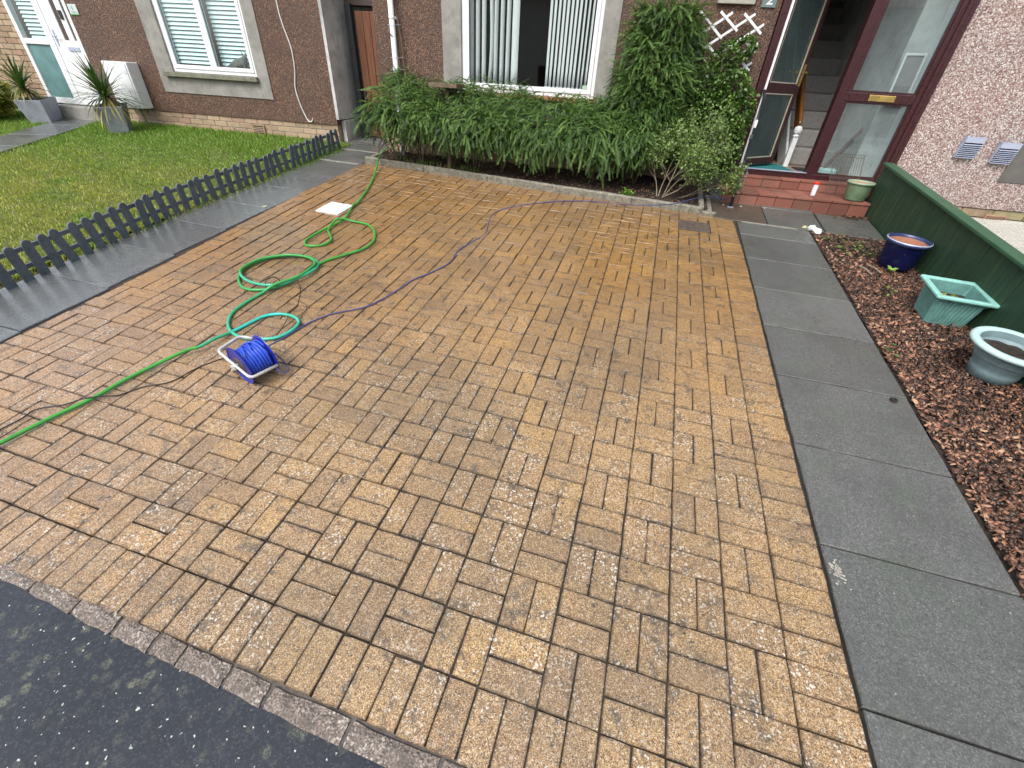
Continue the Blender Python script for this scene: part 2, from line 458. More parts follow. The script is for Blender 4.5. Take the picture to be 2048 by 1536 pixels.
M_['palepot'] = plain('pale_blue_pot_plastic', (0.20, 0.29, 0.31), 0.5, 0, 0.2, 8, 0.2, 0.4, (0.12, 0.17, 0.17))
M_['palerim'] = plain('pale_blue_pot_rim', (0.44, 0.62, 0.60), 0.5, 0, 0.12, 8, 0.1, 0.2, (0.30, 0.38, 0.34))
M_['greypaint'] = plain('picket_paint', (0.095, 0.115, 0.135), 0.5, 0, 0.3, 18, 0.4, 0.5, (0.035, 0.035, 0.03))
M_['wood'] = plain('weathered_wood', (0.16, 0.115, 0.075), 0.85, 0, 0.35, 20, 0.6, 0.4)
M_['bark'] = plain('twig_bark', (0.12, 0.085, 0.06), 0.9, 0, 0.35, 30, 0.6)
M_['palebark'] = plain('pale_twig_bark', (0.26, 0.21, 0.15), 0.9, 0, 0.3, 30, 0.6)
M_['sandstone'] = None
M_['paper'] = plain('white_cover_paint', (0.74, 0.74, 0.71), 0.8, 0, 0.05, 20, 0.8, 0.35, (0.42, 0.40, 0.34))
M_['iron'] = plain('rusty_iron', (0.13, 0.10, 0.085), 0.7, 0.3, 0.5, 30, 0.9, 0.6, (0.05, 0.03, 0.02))
M_['chrome'] = plain('dull_rack_wire', (0.11, 0.085, 0.07), 0.45, 0.5, 0.1, 10)
M_['galv'] = plain('galvanised_tube', (0.58, 0.58, 0.55), 0.4, 0.35, 0.15, 30, 0.2, 0.3, (0.25, 0.2, 0.15))
M_['reelblue'] = plain('blue_reel_steel', (0.012, 0.022, 0.30), 0.35, 0, 0.2, 20)
M_['cableblue'] = plain('blue_cable_pvc', (0.035, 0.10, 0.62), 0.35, 0, 0.2, 40)
M_['cablepurple'] = plain('indigo_cable', (0.065, 0.07, 0.19), 0.45, 0, 0.15, 20)
M_['tissue'] = plain('white_tissue', (0.80, 0.80, 0.76), 0.9, 0, 0.05, 20)
M_['red'] = plain('red_plastic', (0.72, 0.035, 0.02), 0.4, 0, 0.1, 10)
M_['plaque'] = plain('slate_plaque', (0.14, 0.19, 0.18), 0.5, 0, 0.1, 10)
M_['cement'] = plain('pale_cement_panel', (0.36, 0.35, 0.29), 0.85, 0, 0.2, 12, 0.4, 0.3)
M_['catfur'] = plain('tabby_fur', (0.14, 0.13, 0.12), 0.9, 0, 0.5, 40)
M_['pebble'] = plain('pebble', (0.36, 0.33, 0.29), 0.7, 0, 0.3, 30)
M_['rooftile'] = plain('roof_tile', (0.16, 0.075, 0.055), 0.8, 0, 0.2, 9)
M_['oldharl'] = plain('pale_house_render', (0.55, 0.53, 0.48), 0.85, 0, 0.1, 4)
M_['yellowgreen'] = leaf_mat('variegated_leaf', (0.10, 0.13, 0.02), (0.30, 0.30, 0.05), (0.55, 0.52, 0.16))
M_['sprayleaf'] = leaf_mat('spray_leaf', (0.022, 0.055, 0.012), (0.075, 0.150, 0.030), (0.17, 0.28, 0.065), 0.55)
M_['roundleaf'] = leaf_mat('round_leaf', (0.03, 0.065, 0.016), (0.085, 0.165, 0.035), (0.22, 0.32, 0.08), 0.35)
M_['paleleaf'] = leaf_mat('pale_shrub_leaf', (0.06, 0.10, 0.03), (0.14, 0.22, 0.06), (0.28, 0.38, 0.12), 0.4)
M_['limeleaf'] = leaf_mat('lime_leaf', (0.10, 0.22, 0.03), (0.20, 0.38, 0.05), (0.32, 0.50, 0.10), 0.4)
M_['deadleaf'] = leaf_mat('dead_leaf', (0.035, 0.018, 0.010), (0.10, 0.045, 0.024), (0.24, 0.13, 0.07), 0.8, 0.1)
M_['cordyline'] = leaf_mat('cordyline_leaf', (0.022, 0.055, 0.018), (0.045, 0.10, 0.028), (0.14, 0.19, 0.055), 0.35)
M_['oldleaf'] = leaf_mat('yellow_old_leaf', (0.20, 0.17, 0.05), (0.36, 0.30, 0.10), (0.50, 0.42, 0.18), 0.5)
M_['window_l'] = glass_mat('window_glass', (0.94, 1.0, 1.0), 0.02)
M_['window_o'] = glass_mat('living_room_glass', (0.98, 1.0, 1.0), 0.015)
M_['doorglass'] = glass_mat('door_glass', (0.62, 0.76, 0.76), 0.03, 0.10, (0.25, 0.33, 0.33))
M_['sideglass'] = glass_mat('side_pane_glass', (0.92, 0.97, 0.97), 0.03, 0.07, (0.5, 0.56, 0.57))
M_['frost'] = glass_mat('frosted_glass', (0.5, 0.75, 0.72), 0.06, 0.75, (0.20, 0.36, 0.36))
M_['harl'] = harl_mat('brown_roughcast', [(0, (0.045, 0.026, 0.020)), (0.22, (0.10, 0.050, 0.032)), (0.45, (0.165, 0.082, 0.046)), (0.68, (0.23, 0.125, 0.070)), (0.84, (0.13, 0.078, 0.062)), (0.94, (0.34, 0.23, 0.14))], 100, 0.8, (0.062, 0.040, 0.030), 0.55)
M_['harlpink'] = harl_mat('pink_white_roughcast', [(0, (0.20, 0.11, 0.095)), (0.20, (0.34, 0.23, 0.20)), (0.42, (0.46, 0.39, 0.36)), (0.66, (0.68, 0.66, 0.62)), (0.84, (0.30, 0.22, 0.205)), (0.93, (0.50, 0.38, 0.33))], 92, 0.8, (0.35, 0.27, 0.25), 0.25, 0.35)

def brick_mat(name, stops, dirtf=0.4):
    m = NT(name)
    b = m.math('FRACT', m.math('ADD', m.rnd(), m.attr('var')))
    c = m.ramp(b, stops)
    c = m.mix(m.map01(m.noise(22, 5, 0.7), 0.4, 0.7, 0, 0.35), c, m.mix(1.0, c, (0.6, 0.55, 0.5), 'MULTIPLY'))
    c = m.mix(m.map01(m.noise(3.5, 4), 0.5, 0.75, 0, dirtf), c, (0.09, 0.095, 0.06))
    m.bump(m.noise(140, 4, 0.7), 0.5, 0.003)
    return m.fin(c, 0.8)
M_['stonebrick'] = brick_mat('sandy_brick', [(0, (0.30, 0.21, 0.135)), (0.4, (0.42, 0.31, 0.20)), (0.75, (0.46, 0.33, 0.23)), (1, (0.36, 0.22, 0.15))])
M_['mossbrick'] = brick_mat('mossy_sandstone', [(0, (0.26, 0.20, 0.11)), (0.5, (0.36, 0.31, 0.17)), (1, (0.42, 0.29, 0.19))], 0.6)
M_['steptile'] = brick_mat('red_step_tile', [(0, (0.16, 0.06, 0.042)), (0.5, (0.24, 0.088, 0.060)), (1, (0.29, 0.12, 0.085))], 0.35)

def wood_mat(name, c0, c1, scale=(40, 40, 3), rough=0.6, streak=0.0, sc_col=(0.2, 0.25, 0.08)):
    m = NT(name)
    mp = m.n('Mapping', {'Vector': m.pos, 'Scale': scale}).outputs[0]
    n1 = m.noise(1.0, 5, 0.6, mp)
    c = m.mix(m.map01(n1, 0.3, 0.7), c0, c1)
    if streak:
        c = m.mix(m.math('MULTIPLY', m.map01(m.noise(0.8, 4, 0.6, mp), 0.56, 0.72), streak), c, sc_col)
    m.bump(n1, 0.4, 0.003)
    return m.fin(c, rough)
M_['gatewood'] = wood_mat('brown_gate_wood', (0.10, 0.035, 0.016), (0.20, 0.075, 0.032))
M_['greenfence'] = wood_mat('dark_green_fence_stain', (0.013, 0.036, 0.020), (0.028, 0.070, 0.036), (30, 30, 3), 0.55, 0.5, (0.06, 0.11, 0.03))
M_['greencap'] = wood_mat('green_cap_stain', (0.022, 0.075, 0.040), (0.045, 0.115, 0.060), (30, 4, 30), 0.5, 0.2, (0.08, 0.13, 0.04))

def chip_mat():
    m = NT('bark_chip')
    v = m.attr('var')
    c = m.ramp(v, [(0, (0.024, 0.014, 0.010)), (0.4, (0.075, 0.036, 0.023)), (0.70, (0.20, 0.095, 0.055)), (0.90, (0.40, 0.19, 0.115)), (1, (0.48, 0.30, 0.19))])
    c = m.mix(m.map01(m.noise(120, 4, 0.7), 0.4, 0.7, 0, 0.5), c, m.mix(1.0, c, (0.45, 0.42, 0.4), 'MULTIPLY'))
    m.bump(m.noise(200, 3), 0.5, 0.002)
    return m.fin(c, m.map01(v, 0, 1, 0.38, 0.65))
M_['chip'] = chip_mat()

def road_mat():
    m = NT('wet_asphalt')
    c = m.ramp(m.sep(m.vor(170, out='Color'))[0], [(0, (0.004, 0.006, 0.010)), (0.7, (0.010, 0.013, 0.020)), (1, (0.03, 0.034, 0.042))])
    off = m.n('VectorMath', {0: m.n('TexNoise', {'Vector': m.pos, 'Scale': 35.0, 'Detail': 4.0}).outputs['Color']}, operation='SCALE')
    off.inputs['Scale'].default_value = 0.035
    wp = m.n('VectorMath', {0: m.pos, 1: off.outputs[0]}, operation='ADD').outputs[0]
    bl = m.math('MULTIPLY', m.map01(m.vor(23, wp), 0.46, 0.24), m.map01(m.sep(m.vor(23, wp, out='Color'))[0], 0.40, 0.60))
    bl = m.math('MULTIPLY', bl, m.map01(m.noise(130, 5, 0.8), 0.42, 0.56))
    bl = m.math('MULTIPLY', bl, m.map01(m.noise(2.6, 3), 0.38, 0.6, 0.1, 1.0))
    c = m.mix(m.math('MULTIPLY', bl, 0.75), c, (0.21, 0.215, 0.13))
    ws = m.math('MULTIPLY', m.map01(m.vor(52, wp), 0.20, 0.12), m.map01(m.sep(m.vor(52, wp, out='Color'))[1], 0.70, 0.74))
    c = m.mix(m.math('MULTIPLY', ws, 0.9), c, (0.55, 0.60, 0.52))
    r = m.map01(m.noise(1.5, 5, 0.6), 0.35, 0.65, 0.08, 0.26)
    m.bump(m.math('ADD', m.noise(120, 4, 0.7), m.math('MULTIPLY', m.vor(170), 0.5)), 0.14, 0.003)
    m.set(m.b, 'Coat Weight', m.map01(m.noise(1.3, 4), 0.35, 0.55, 0.4, 0.8)); m.b.inputs['Coat Roughness'].default_value = 0.10
    return m.fin(c, r)
M_['road'] = road_mat()

def hose_mat():
    m = NT('green_hose')
    v = m.attr('var')
    c = m.ramp(v, [(0.0, (0.045, 0.30, 0.035)), (0.45, (0.05, 0.33, 0.05)), (0.6, (0.035, 0.32, 0.10)), (0.78, (0.05, 0.44, 0.30)), (1.0, (0.03, 0.52, 0.45))])
    c = m.mix(m.map01(m.noise(26, 4), 0.5, 0.7, 0, 0.3), c, (0.03, 0.13, 0.04))
    return m.fin(c, 0.32)
M_['hose'] = hose_mat()

# ================================================================== SETTING: ground
def terrain():
    mb = MB()
    xs = [-90, -14.6, -5, 1.5, 8, 90]
    ys = [-90, -7.2, -0.32, 6.2, 12, 90]
    def z(x, y):
        xx = max(-15, min(8, x)); yy = max(0.0, min(6.6, y))
        return gz(xx, yy) - (0.10 if y > -0.4 else 0.25)
    for j in range(len(ys)):
        for i in range(len(xs)):
            mb.v.append((xs[i], ys[j], z(xs[i], ys[j])))
    n = len(xs)
    for j in range(len(ys) - 1):
        for i in range(n - 1):
            mb.f.append((j * n + i, j * n + i + 1, (j + 1) * n + i + 1, (j + 1) * n + i)); mb.a.append(0)
    tag(obj('ground', mb, M_['terrain']), kind='structure')
terrain()

# road: meets the kerb in front of the driveway and runs across the street
def road():
    mb = MB()
    xs = [-60] + [-4.2 + 0.25 * i for i in range(28)] + [60]
    rowg = [gw(x, -0.15, -0.022) for x in xs]
    for p in rowg: mb.v.append(tuple(p))
    for p in rowg: mb.v.append((p.x - 0.04, p.y - 0.9, p.z - 0.055))
    for p in rowg: mb.v.append((p.x, -7.0, p.z - 0.12))
    n = len(xs)
    for j in range(2):
        for i in range(n - 1):
            mb.f.append(((j + 1) * n + i, (j + 1) * n + i + 1, j * n + i + 1, j * n + i)); mb.a.append(0)
    tag(obj('road', mb, M_['road']), kind='structure')
    mb = MB().box(-60, 60, -9.0, -7.0, -0.4, -0.05)
    tag(obj('far_pavement', mb, M_['slab']), kind='structure')
road()

# ------------------------------------------------------------------ block paving
DW = thing('driveway', None, None, G)
DW['kind'] = 'structure'
def sm(a, b, x):
    t = max(0.0, min(1.0, (x - a) / (b - a))); return t * t * (3 - 2 * t)
def pp(u, v):       # u courses from the right edge, v rows from the front soldier course -> plot coordinates
    k = 1 - sm(4, 24, v)
    X = u - 0.072 * k * max(0, u - 12.5) + 0.02 * (1 - k) * 0
    y = 0.2 * v
    y += 0.018 * sm(5, 11, u) * math.exp(-max(v, 0) / 4.0) + 0.02 * sm(15, 22, u) * math.exp(-abs(v) / 3.0)
    y += (0.0095 * max(0, u - 5)) * sm(18, 26, v)
    x = -0.2 * X - (0.022 * sm(19, 25, v) if u < 2 else 0) * (2 - u) * 0.5
    return x, y
bk_rng = random.Random(5)
def brick_variant(seed):        # unit block 1 x 1 in plan, top at z = 0, worn arrises
    r = random.Random(seed)
    def ring(ins_x, ins_y, z, jit):
        pts = []
        for (sx, sy, n, dx, dy) in ((-1, -1, 5, 1, 0), (1, -1, 3, 0, 1), (1, 1, 5, -1, 0), (-1, 1, 3, 0, -1)):
            for k in range(n):
                t = k / n
                cx = sx * (0.5 - ins_x) + dx * t * (1 - 2 * ins_x); cy = sy * (0.5 - ins_y) + dy * t * (1 - 2 * ins_y)
                cut = 0.012 if k == 0 else 0
                pts.append((cx - sx * cut * (0.6) + r.uniform(-jit, jit), cy - sy * cut * 1.2 + r.uniform(-jit, jit) * 1.6, z + r.uniform(-jit, jit) * 0.12))
        return pts
    a_ = ring(0.008, 0.016, -0.06, 0.001); b_ = ring(0.008, 0.016, -0.0045, 0.0022); c_ = ring(0.019, 0.038, 0.0, 0.0028); d_ = ring(0.055, 0.11, 0.0, 0.008)
    n = len(a_)
    V = a_ + b_ + c_ + d_
    F = [tuple(range(3 * n, 4 * n))]
    for i in range(n):
        j = (i + 1) % n
        F.append((i, j, n + j, n + i)); F.append((n + i, n + j, 2 * n + j, 2 * n + i)); F.append((2 * n + i, 2 * n + j, 3 * n + j, 3 * n + i))
    return V, F
VARS = [brick_variant(i) for i in range(10)]
VMESH = []
GRIME = [1.0] * (3 * len(VARS[0][0]) // 4) + [0.0] * (len(VARS[0][0]) // 4)
for V, F in VARS:
    mb = MB(); mb.add(V, F); mb.g = GRIME
    VMESH.append(mb.mesh('brick', M_['paver']))
slots = []      # (distance, centre x, y, length x, width y, rotation 90)
camg = G.inverted() @ CW
def add_brick(x0, y0, x1, y1, along_x):
    cx, cy = (x0 + x1) / 2, (y0 + y1) / 2
    slots.append((cx, cy, abs(x1 - x0), abs(y1 - y0), along_x))
def quad_bricks(u, v):          # one basket-weave module
    x0, y0 = pp(u + 1, v); x1, y1 = pp(u, v + 1)
    if (u + v) % 2 == 0:        # two blocks standing up the plot
        xm = (x0 + x1) / 2
        add_brick(x0, y0, xm, y1, False); add_brick(xm, y0, x1, y1, False)
    else:
        ym = (y0 + y1) / 2
        add_brick(x0, y0, x1, ym, True); add_brick(x0, ym, x1, y1, True)
for v in range(0, 27):
    for u in range(1, 24):
        if v == 26 and u < 19: continue
        if v >= 25 and u < 8: continue
        if v in (22, 23) and u in (1, 2) : continue
        quad_bricks(u, v)
for v2 in range(-2, 49):        # border course up the right side
    x0, y0 = pp(1, v2 / 2); x1, y1 = pp(0, v2 / 2 + 0.5)
    add_brick(x0, y0, x1, y1, True)
for u2 in range(2, 49):         # soldier course along the road
    x0, y0 = pp(u2 / 2 + 0.5, -0.99); x1, y1 = pp(u2 / 2, 0)
    add_brick(x0, y0, x1, y1, False)
# cut blocks round the drain cover
def cut(xa, ya, xb, yb, ax): add_brick(xa, ya, xb, yb, ax)
for yy in (4.43, 4.53, 4.63, 4.73): pass
cut(-0.6, 4.70, -0.5, 4.80, False); cut(-0.5, 4.70, -0.4, 4.80, False); cut(-0.4, 4.70, -0.3, 4.80, False)
cut(-0.28, 4.40, -0.2, 4.60, False); cut(-0.28, 4.60, -0.2, 4.80, False)
for (xa, xb) in ((-0.6, -0.4), (-0.4, -0.2)):
    cut(xa, 4.8, xb, 4.9, True); cut(xa, 4.9, xb, 5.0, True)
slots = [s_ for s_ in slots if not (s_[1] > 4.91 and s_[0] > -0.24)]
def px_size(s_):
    d = G @ Vector((s_[0], s_[1], 0)) - CW
    z = d.dot(Vector(fw))
    if z < 0.2: return 0
    X = 861 * d.dot(Vector(rw)) / z; Y = 861 * d.dot(Vector(uw)) / z
    if abs(X) > 1090 or abs(Y) > 830: return 0.0
    return 1 / (z * z)
slots.sort(key=lambda s_: -px_size(s_))
sinks = {}
mV, mF, mA = [], [], []
for i, s_ in enumerate(slots):
    cx, cy, lx, ly, ax = s_
    near_edge = 0.004 if abs(cx + 0.2) < 0.4 else 0.0
    h = bk_rng.gauss(0, 0.0016) + 0.004 * math.sin(cx * 2.3 + 1.0) * math.cos(cy * 1.7)
    rz_ = bk_rng.gauss(0, 0.006)
    tilt = Euler((bk_rng.gauss(0, 0.008), bk_rng.gauss(0, 0.008), rz_ + (0 if ax else math.pi / 2) + (math.pi if bk_rng.random() < 0.5 else 0))).to_matrix().to_4x4()
    L, W = (lx, ly) if ax else (ly, lx)
    g = bk_rng.uniform(0.9955, 1.0)
    Mx = T(cx + bk_rng.gauss(0, 0.0009), cy + bk_rng.gauss(0, 0.0009), h) @ tilt @ Matrix.Diagonal((L * g, W * g, 1, 1))
    k = bk_rng.randrange(10)
    if i < 298:
        link('brick', VMESH[k], DW, Mx)
    else:
        V, F = VARS[k]
        o = len(mV)
        mV.extend([tuple(Mx @ Vector(p)) for p in V]); mF.extend([tuple(q + o for q in f) for f in F]); mA.extend([bk_rng.random()] * len(F))
mb = MB(); mb.v, mb.f, mb.a = mV, mF, mA; mb.g = GRIME * (len(mV) // len(GRIME))
tag(obj('block_paving', mb, M_['paver'], DW), kind='stuff')
mb = MB()
xa, xb = -4.86, 0.004
mb.box(-4.84, 0.006, -0.17, 5.45, -0.09, -0.011)
obj('joint_bedding', mb, M_['joint'], DW)

# granite kerb along the road
KB = thing('kerb', None, None, G); KB['kind'] = 'structure'
kr = random.Random(3)
x = 1.2
while x > -4.6:
    L = kr.uniform(0.11, 0.30) if x < -1.3 else kr.uniform(0.2, 0.32)
    def ky(xx): return -0.200 + 0.020 * sm(-1.4, -2.4, xx) + 0.035 * sm(-2.2, -3.3, xx)
    mb = MB()
    xm = x - L / 2
    d = 0.062
    n = 5
    top = []
    for jj in range(4):
        for ii in range(n):
            xx = x - L * ii / (n - 1); yy = ky(xx) - d * jj / 3
            edge = ii in (0, n - 1) or jj in (0, 3)
            xin = (0.004 if ii == 0 else -0.004 if ii == n - 1 else 0)
            top.append((xx - xin + kr.uniform(-0.003, 0.003), yy + (kr.uniform(-0.0035, 0.0035) if edge else 0), (-0.006 if edge else -0.001) + kr.uniform(-0.0025, 0.0025) - 0.0028 * jj))
    F = [(j_ * n + i_, j_ * n + i_ + 1, (j_ + 1) * n + i_ + 1, (j_ + 1) * n + i_) for j_ in range(3) for i_ in range(n - 1)]
    F = [tuple(reversed(f)) for f in F]
    per = [0 * n + i_ for i_ in range(n)] + [j_ * n + n - 1 for j_ in range(1, 4)] + [3 * n + i_ for i_ in range(n - 2, -1, -1)] + [j_ * n for j_ in range(2, 0, -1)]
    base = len(top)
    top += [(top[q][0], top[q][1], -0.09) for q in per]
    for q in range(len(per)):
        q2 = (q + 1) % len(per)
        F.append((per[q], per[q2], base + q2, base + q))
    mb.add(top, F)
    obj('kerb_stone', mb, M_['kerb'], KB)
    x -= L + kr.uniform(0.003, 0.008)
mb = MB(); V = []; F = []
for i in range(40):
    xx = 1.3 - 6.0 * i / 39; V += [(xx, ky(xx) + 0.012, -0.013), (xx, ky(xx) - 0.056, -0.018), (xx, ky(xx) - 0.058, -0.09)]
for i in range(39): F += [(3 * i, 3 * i + 1, 3 * i + 4, 3 * i + 3), (3 * i + 1, 3 * i + 2, 3 * i + 5, 3 * i + 4)]
obj('kerb_bedding', mb.add(V, F), plain('dirty_kerb_mortar', (0.11, 0.095, 0.085), 0.9, 0, 0.4, 40, 0.8), KB)

# ------------------------------------------------------------------ slab paths
def slab(parent, x0, x1, y0, y1, mat, z=0.0, a=0.0, r=random.Random(9)):
    mb = MB()
    g = 0.004
    ins = 0.004
    P = [(x0 + g, y0 + g), (x1 - g, y0 + g), (x1 - g, y1 - g), (x0 + g, y1 - g)]
    def edge(P, inset, zz, jit):
        o = []
        for k in range(4):
            p, q = P[k], P[(k + 1) % 4]
            for t in [i / 7 for i in range(7)]:
                xx = p[0] + (q[0] - p[0]) * t; yy = p[1] + (q[1] - p[1]) * t
                cx, cy = (x0 + x1) / 2, (y0 + y1) / 2
                xx += (cx - xx) / max(abs(x1 - x0), .01) * 2 * inset; yy += (cy - yy) / max(abs(y1 - y0), .01) * 2 * inset
                o.append((xx + r.uniform(-jit, jit), yy + r.uniform(-jit, jit), zz))
        return o
    rot = (r.gauss(0, 0.003), r.gauss(0, 0.003))
    A, B, C = edge(P, 0, -0.055, 0), edge(P, 0, -0.005, 0.0016), edge(P, ins, 0.0, 0.0012)
    n = len(A)
    F = [tuple(range(2 * n, 3 * n))]
    for i in range(n):
        j = (i + 1) % n
        F += [(i, j, n + j, n + i), (n + i, n + j, 2 * n + j, 2 * n + i)]
    V = [(p[0], p[1], p[2] + z + rot[0] * (p[0] - x0) + rot[1] * (p[1] - y0)) for p in A + B + C]
    mb.add(V, F)
    return obj('slab', mb, mat, parent)
RP = thing('right_path', None, None, G); RP['kind'] = 'structure'
for k in range(-3, 8):
    y0 = 0.32 + 0.6 * (k - 1); y1 = min(y0 + 0.6, 4.885)
    slab(RP, 0.012, 0.742, y0, y1, M_['slab'], 0.0)
slab(RP, 0.012, 0.742, 4.52, 4.885, M_['slab'], 0.0)
for xa, xb, mt in ((-0.235, 0.33, 'slabbrown'), (0.336, 0.90, 'slab'), (0.906, 1.47, 'slab')):
    slab(RP, xa, xb, 4.895, 5.50, M_[mt], 0.004)
for xa, xb, mt in ((-0.235, 0.33, 'slabwet'), (0.336, 0.90, 'slab')):
    slab(RP, xa, xb, 5.505, 6.0, M_[mt], 0.0)
mb = MB().box(0.06, 0.62, 4.880, 4.893, -0.03, 0.006)
obj('mortar_strip', mb, M_['mortar'], RP)
obj('slab_bedding', MB().box(-0.3, 1.52, 4.88, 6.1, -0.08, -0.025).box(0.0, 0.75, -1.6, 4.90, -0.08, -0.025), M_['joint'], RP)

LP = thing('left_path', None, None, G); LP['kind'] = 'structure'
lx = lambda y: (-4.66 - 0.10 * sm(0.6, 3.2, y))
for k in range(-2, 10):
    y0 = 0.33 + 0.6 * (k - 1)
    if y0 > 5.2: break
    s_ = slab(LP, lx(y0 + 0.3) - 0.70, lx(y0 + 0.3), y0, y0 + 0.6, M_['slabwet'] if y0 < 4.4 else M_['slab'], 0.002)
for xa, xb, y0, y1 in ((-5.72, -4.79, 5.14, 5.74), (-5.80, -4.80, 5.76, 6.30), (-5.90, -5.00, 6.30, 6.95)):
    slab(LP, xa, xb, y0, y1, M_['slab'], 0.004)
obj('mortar_strip', MB().box(-5.42, -4.82, 5.115, 5.145, -0.03, 0.008).box(-5.68, -4.86, 5.735, 5.765, -0.03, 0.008), M_['mortar'], LP)
obj('slab_bedding', MB().box(-5.52, -4.64, -1.5, 5.2, -0.08, -0.025).box(-5.9, -4.75, 5.2, 7.0, -0.08, -0.025), M_['joint'], LP)

# ------------------------------------------------------------------ planting bed under the window
BED = thing('planting_bed', None, None, G); BED['kind'] = 'structure'
def bumpy(x0, x1, y0, y1, z, nx, ny, amp, seed, clipf=None):
    r = random.Random(seed); mb = MB()
    ph = [(r.uniform(3, 14), r.uniform(3, 14), r.uniform(0, 6), r.uniform(0.3, 1)) for _ in range(7)]
    for j in range(ny + 1):
        for i in range(nx + 1):
            xx = x0 + (x1 - x0) * i / nx; yy = y0 + (y1 - y0) * j / ny
            if clipf: xx, yy = clipf(xx, yy)
            mb.v.append((xx, yy, z + amp * sum(a_ * math.sin(kx * xx + ky_ * yy + p_) for kx, ky_, p_, a_ in ph) / 3 + r.uniform(-amp, amp) * 0.3))
    for j in range(ny):
        for i in range(nx):
            q = j * (nx + 1) + i
            mb.f.append((q, q + 1, q + nx + 2, q + nx + 1)); mb.a.append(r.random())
    return mb
kline = lambda x: 4.935 + (x + 0.235) * (-0.068)         # face of the edging towards the paving
obj('soil', bumpy(-4.76, -0.30, 4.97, 6.2, 0.035, 90, 26, 0.014, 4, lambda x, y: (x, max(y, kline(x) + 0.055))), M_['soil'], BED, smooth=True)
er = random.Random(8)
xs = [-4.79, -3.88, -2.97, -2.06, -1.15, -0.36]
for a_, b_ in zip(xs[:-1], xs[1:]):
    mb = MB()
    n = 8; d = 0.058; V = []; F = []
    for i in range(n + 1):
        xx = a_ + 0.003 + (b_ - a_ - 0.006) * i / n; yy = kline(xx); j_ = er.uniform(-0.003, 0.003)
        V += [(xx, yy + j_, -0.03), (xx, yy + j_, 0.062 + er.uniform(-0.003, 0.003)), (xx, yy + 0.014, 0.074 + j_), (xx, yy + d - 0.014, 0.073 - j_), (xx, yy + d, 0.06), (xx, yy + d, -0.03)]
    for i in range(n):
        for k in range(5):
            F.append((i * 6 + k, (i + 1) * 6 + k, (i + 1) * 6 + k + 1, i * 6 + k + 1))
    F += [(0, 1, 2, 3, 4, 5), tuple(n * 6 + k for k in (5, 4, 3, 2, 1, 0))]
    mb.add(V, F)
    obj('edging_kerb', mb, M_['edging'], BED)
for (p, q) in (((-0.375, 4.955), (-0.262, 4.90)),):
    mb = MB().prism([(-0.37, 4.945), (-0.25, 4.93), (-0.20, 4.985), (-0.37, 5.01)], -0.03, 0.035); obj('edging_kerb', mb, M_['edging'], BED, bevel=0.01)
mb = MB().box(-0.40, -0.345, 5.0, 5.75, -0.03, 0.07); obj('edging_kerb', mb, M_['edging'], BED, bevel=0.01)
mb = MB().prism([(-0.335, 5.03), (-0.24, 5.0), (-0.24, 5.66), (-0.335, 5.66)], -0.03, 0.012); obj('kerb_slab', mb, M_['edging'], BED, bevel=0.006)
mb = MB().box(-4.80, -4.745, 5.30, 5.84, -0.03, 0.05); obj('edging_kerb', mb, M_['edging'], BED, bevel=0.01)

# bark bed along the fence
def bark():
    B = thing('bark_bed', None, None, G); B['kind'] = 'structure'
    obj('soil', bumpy(0.748, 1.56, -1.5, 4.885, -0.012, 14, 110, 0.010, 5), M_['soil'], B, smooth=True)
    n = 24000
    u = rng.random((n, 8))
    ys = 4.86 - 5.6 * u[:, 1]
    xs_ = 0.755 + 0.75 * u[:, 0]
    keep = (u[:, 2] < np.where(ys > 4.2, 0.35, 1.0))
    base = np.array([(-1, -0.6, -1), (1, -0.5, -1), (0.9, 0.6, -1), (-0.8, 0.7, -1), (-0.7, -0.5, 1), (0.8, -0.35, 1), (0.6, 0.5, 1), (-0.6, 0.45, 1)])
    Fb = np.array([(4, 5, 6, 7), (0, 1, 5, 4), (1, 2, 6, 5), (2, 3, 7, 6), (3, 0, 4, 7)])
    idx = np.where(keep)[0]
    n = len(idx)
    L = 0.0065 + 0.0095 * rng.random(n) ** 1.4
    S = np.stack([L, L * (0.45 + 0.45 * rng.random(n)), L * (0.15 + 0.25 * rng.random(n))], -1)
    V = base[None] * S[:, None] * (1 + 0.25 * rng.standard_normal((n, 8, 1)))
    a_ = rng.random(n) * 6.28; t1 = rng.normal(0, 0.35, n); t2 = rng.normal(0, 0.35, n)
    ca, sa = np.cos(a_), np.sin(a_)
    x_, y_, z_ = V[..., 0], V[..., 1], V[..., 2]
    z_ = z_ + x_ * t1[:, None] + y_ * t2[:, None]
    X = x_ * ca[:, None] - y_ * sa[:, None]; Y = x_ * sa[:, None] + y_ * ca[:, None]
    z0 = 0.004 + rng.random(n) * 0.016 + 0.006 * np.sin(xs_[idx] * 17) * np.cos(ys[idx] * 11)
    P = np.stack([X + xs_[idx][:, None], Y + ys[idx][:, None], z_ + z0[:, None]], -1).reshape(-1, 3)
    F = (Fb[None] + (np.arange(n) * 8)[:, None, None]).reshape(-1, 4)
    edge = np.clip((0.88 - xs_[idx]) / 0.12, 0, 1)
    patch = 0.5 + 0.5 * np.sin(xs_[idx] * 5 + ys[idx] * 3.1) * np.sin(ys[idx] * 2.3 + 1)
    var = np.clip(rng.random(n) ** 1.35 * (0.78 + 0.3 * patch) + 0.22 * edge * (ys[idx] < 3), 0, 1)
    o = link('bark_chips', np_mesh('bark_chips', P, F, M_['chip'], np.repeat(var, 5)), B)
    o['kind'] = 'stuff'
bark()
tag(obj('gravel_strip', bumpy(1.62, 9, 2.0, 6.15, 0.0, 60, 40, 0.012, 6), M_['gravel'], None, G), kind='structure')

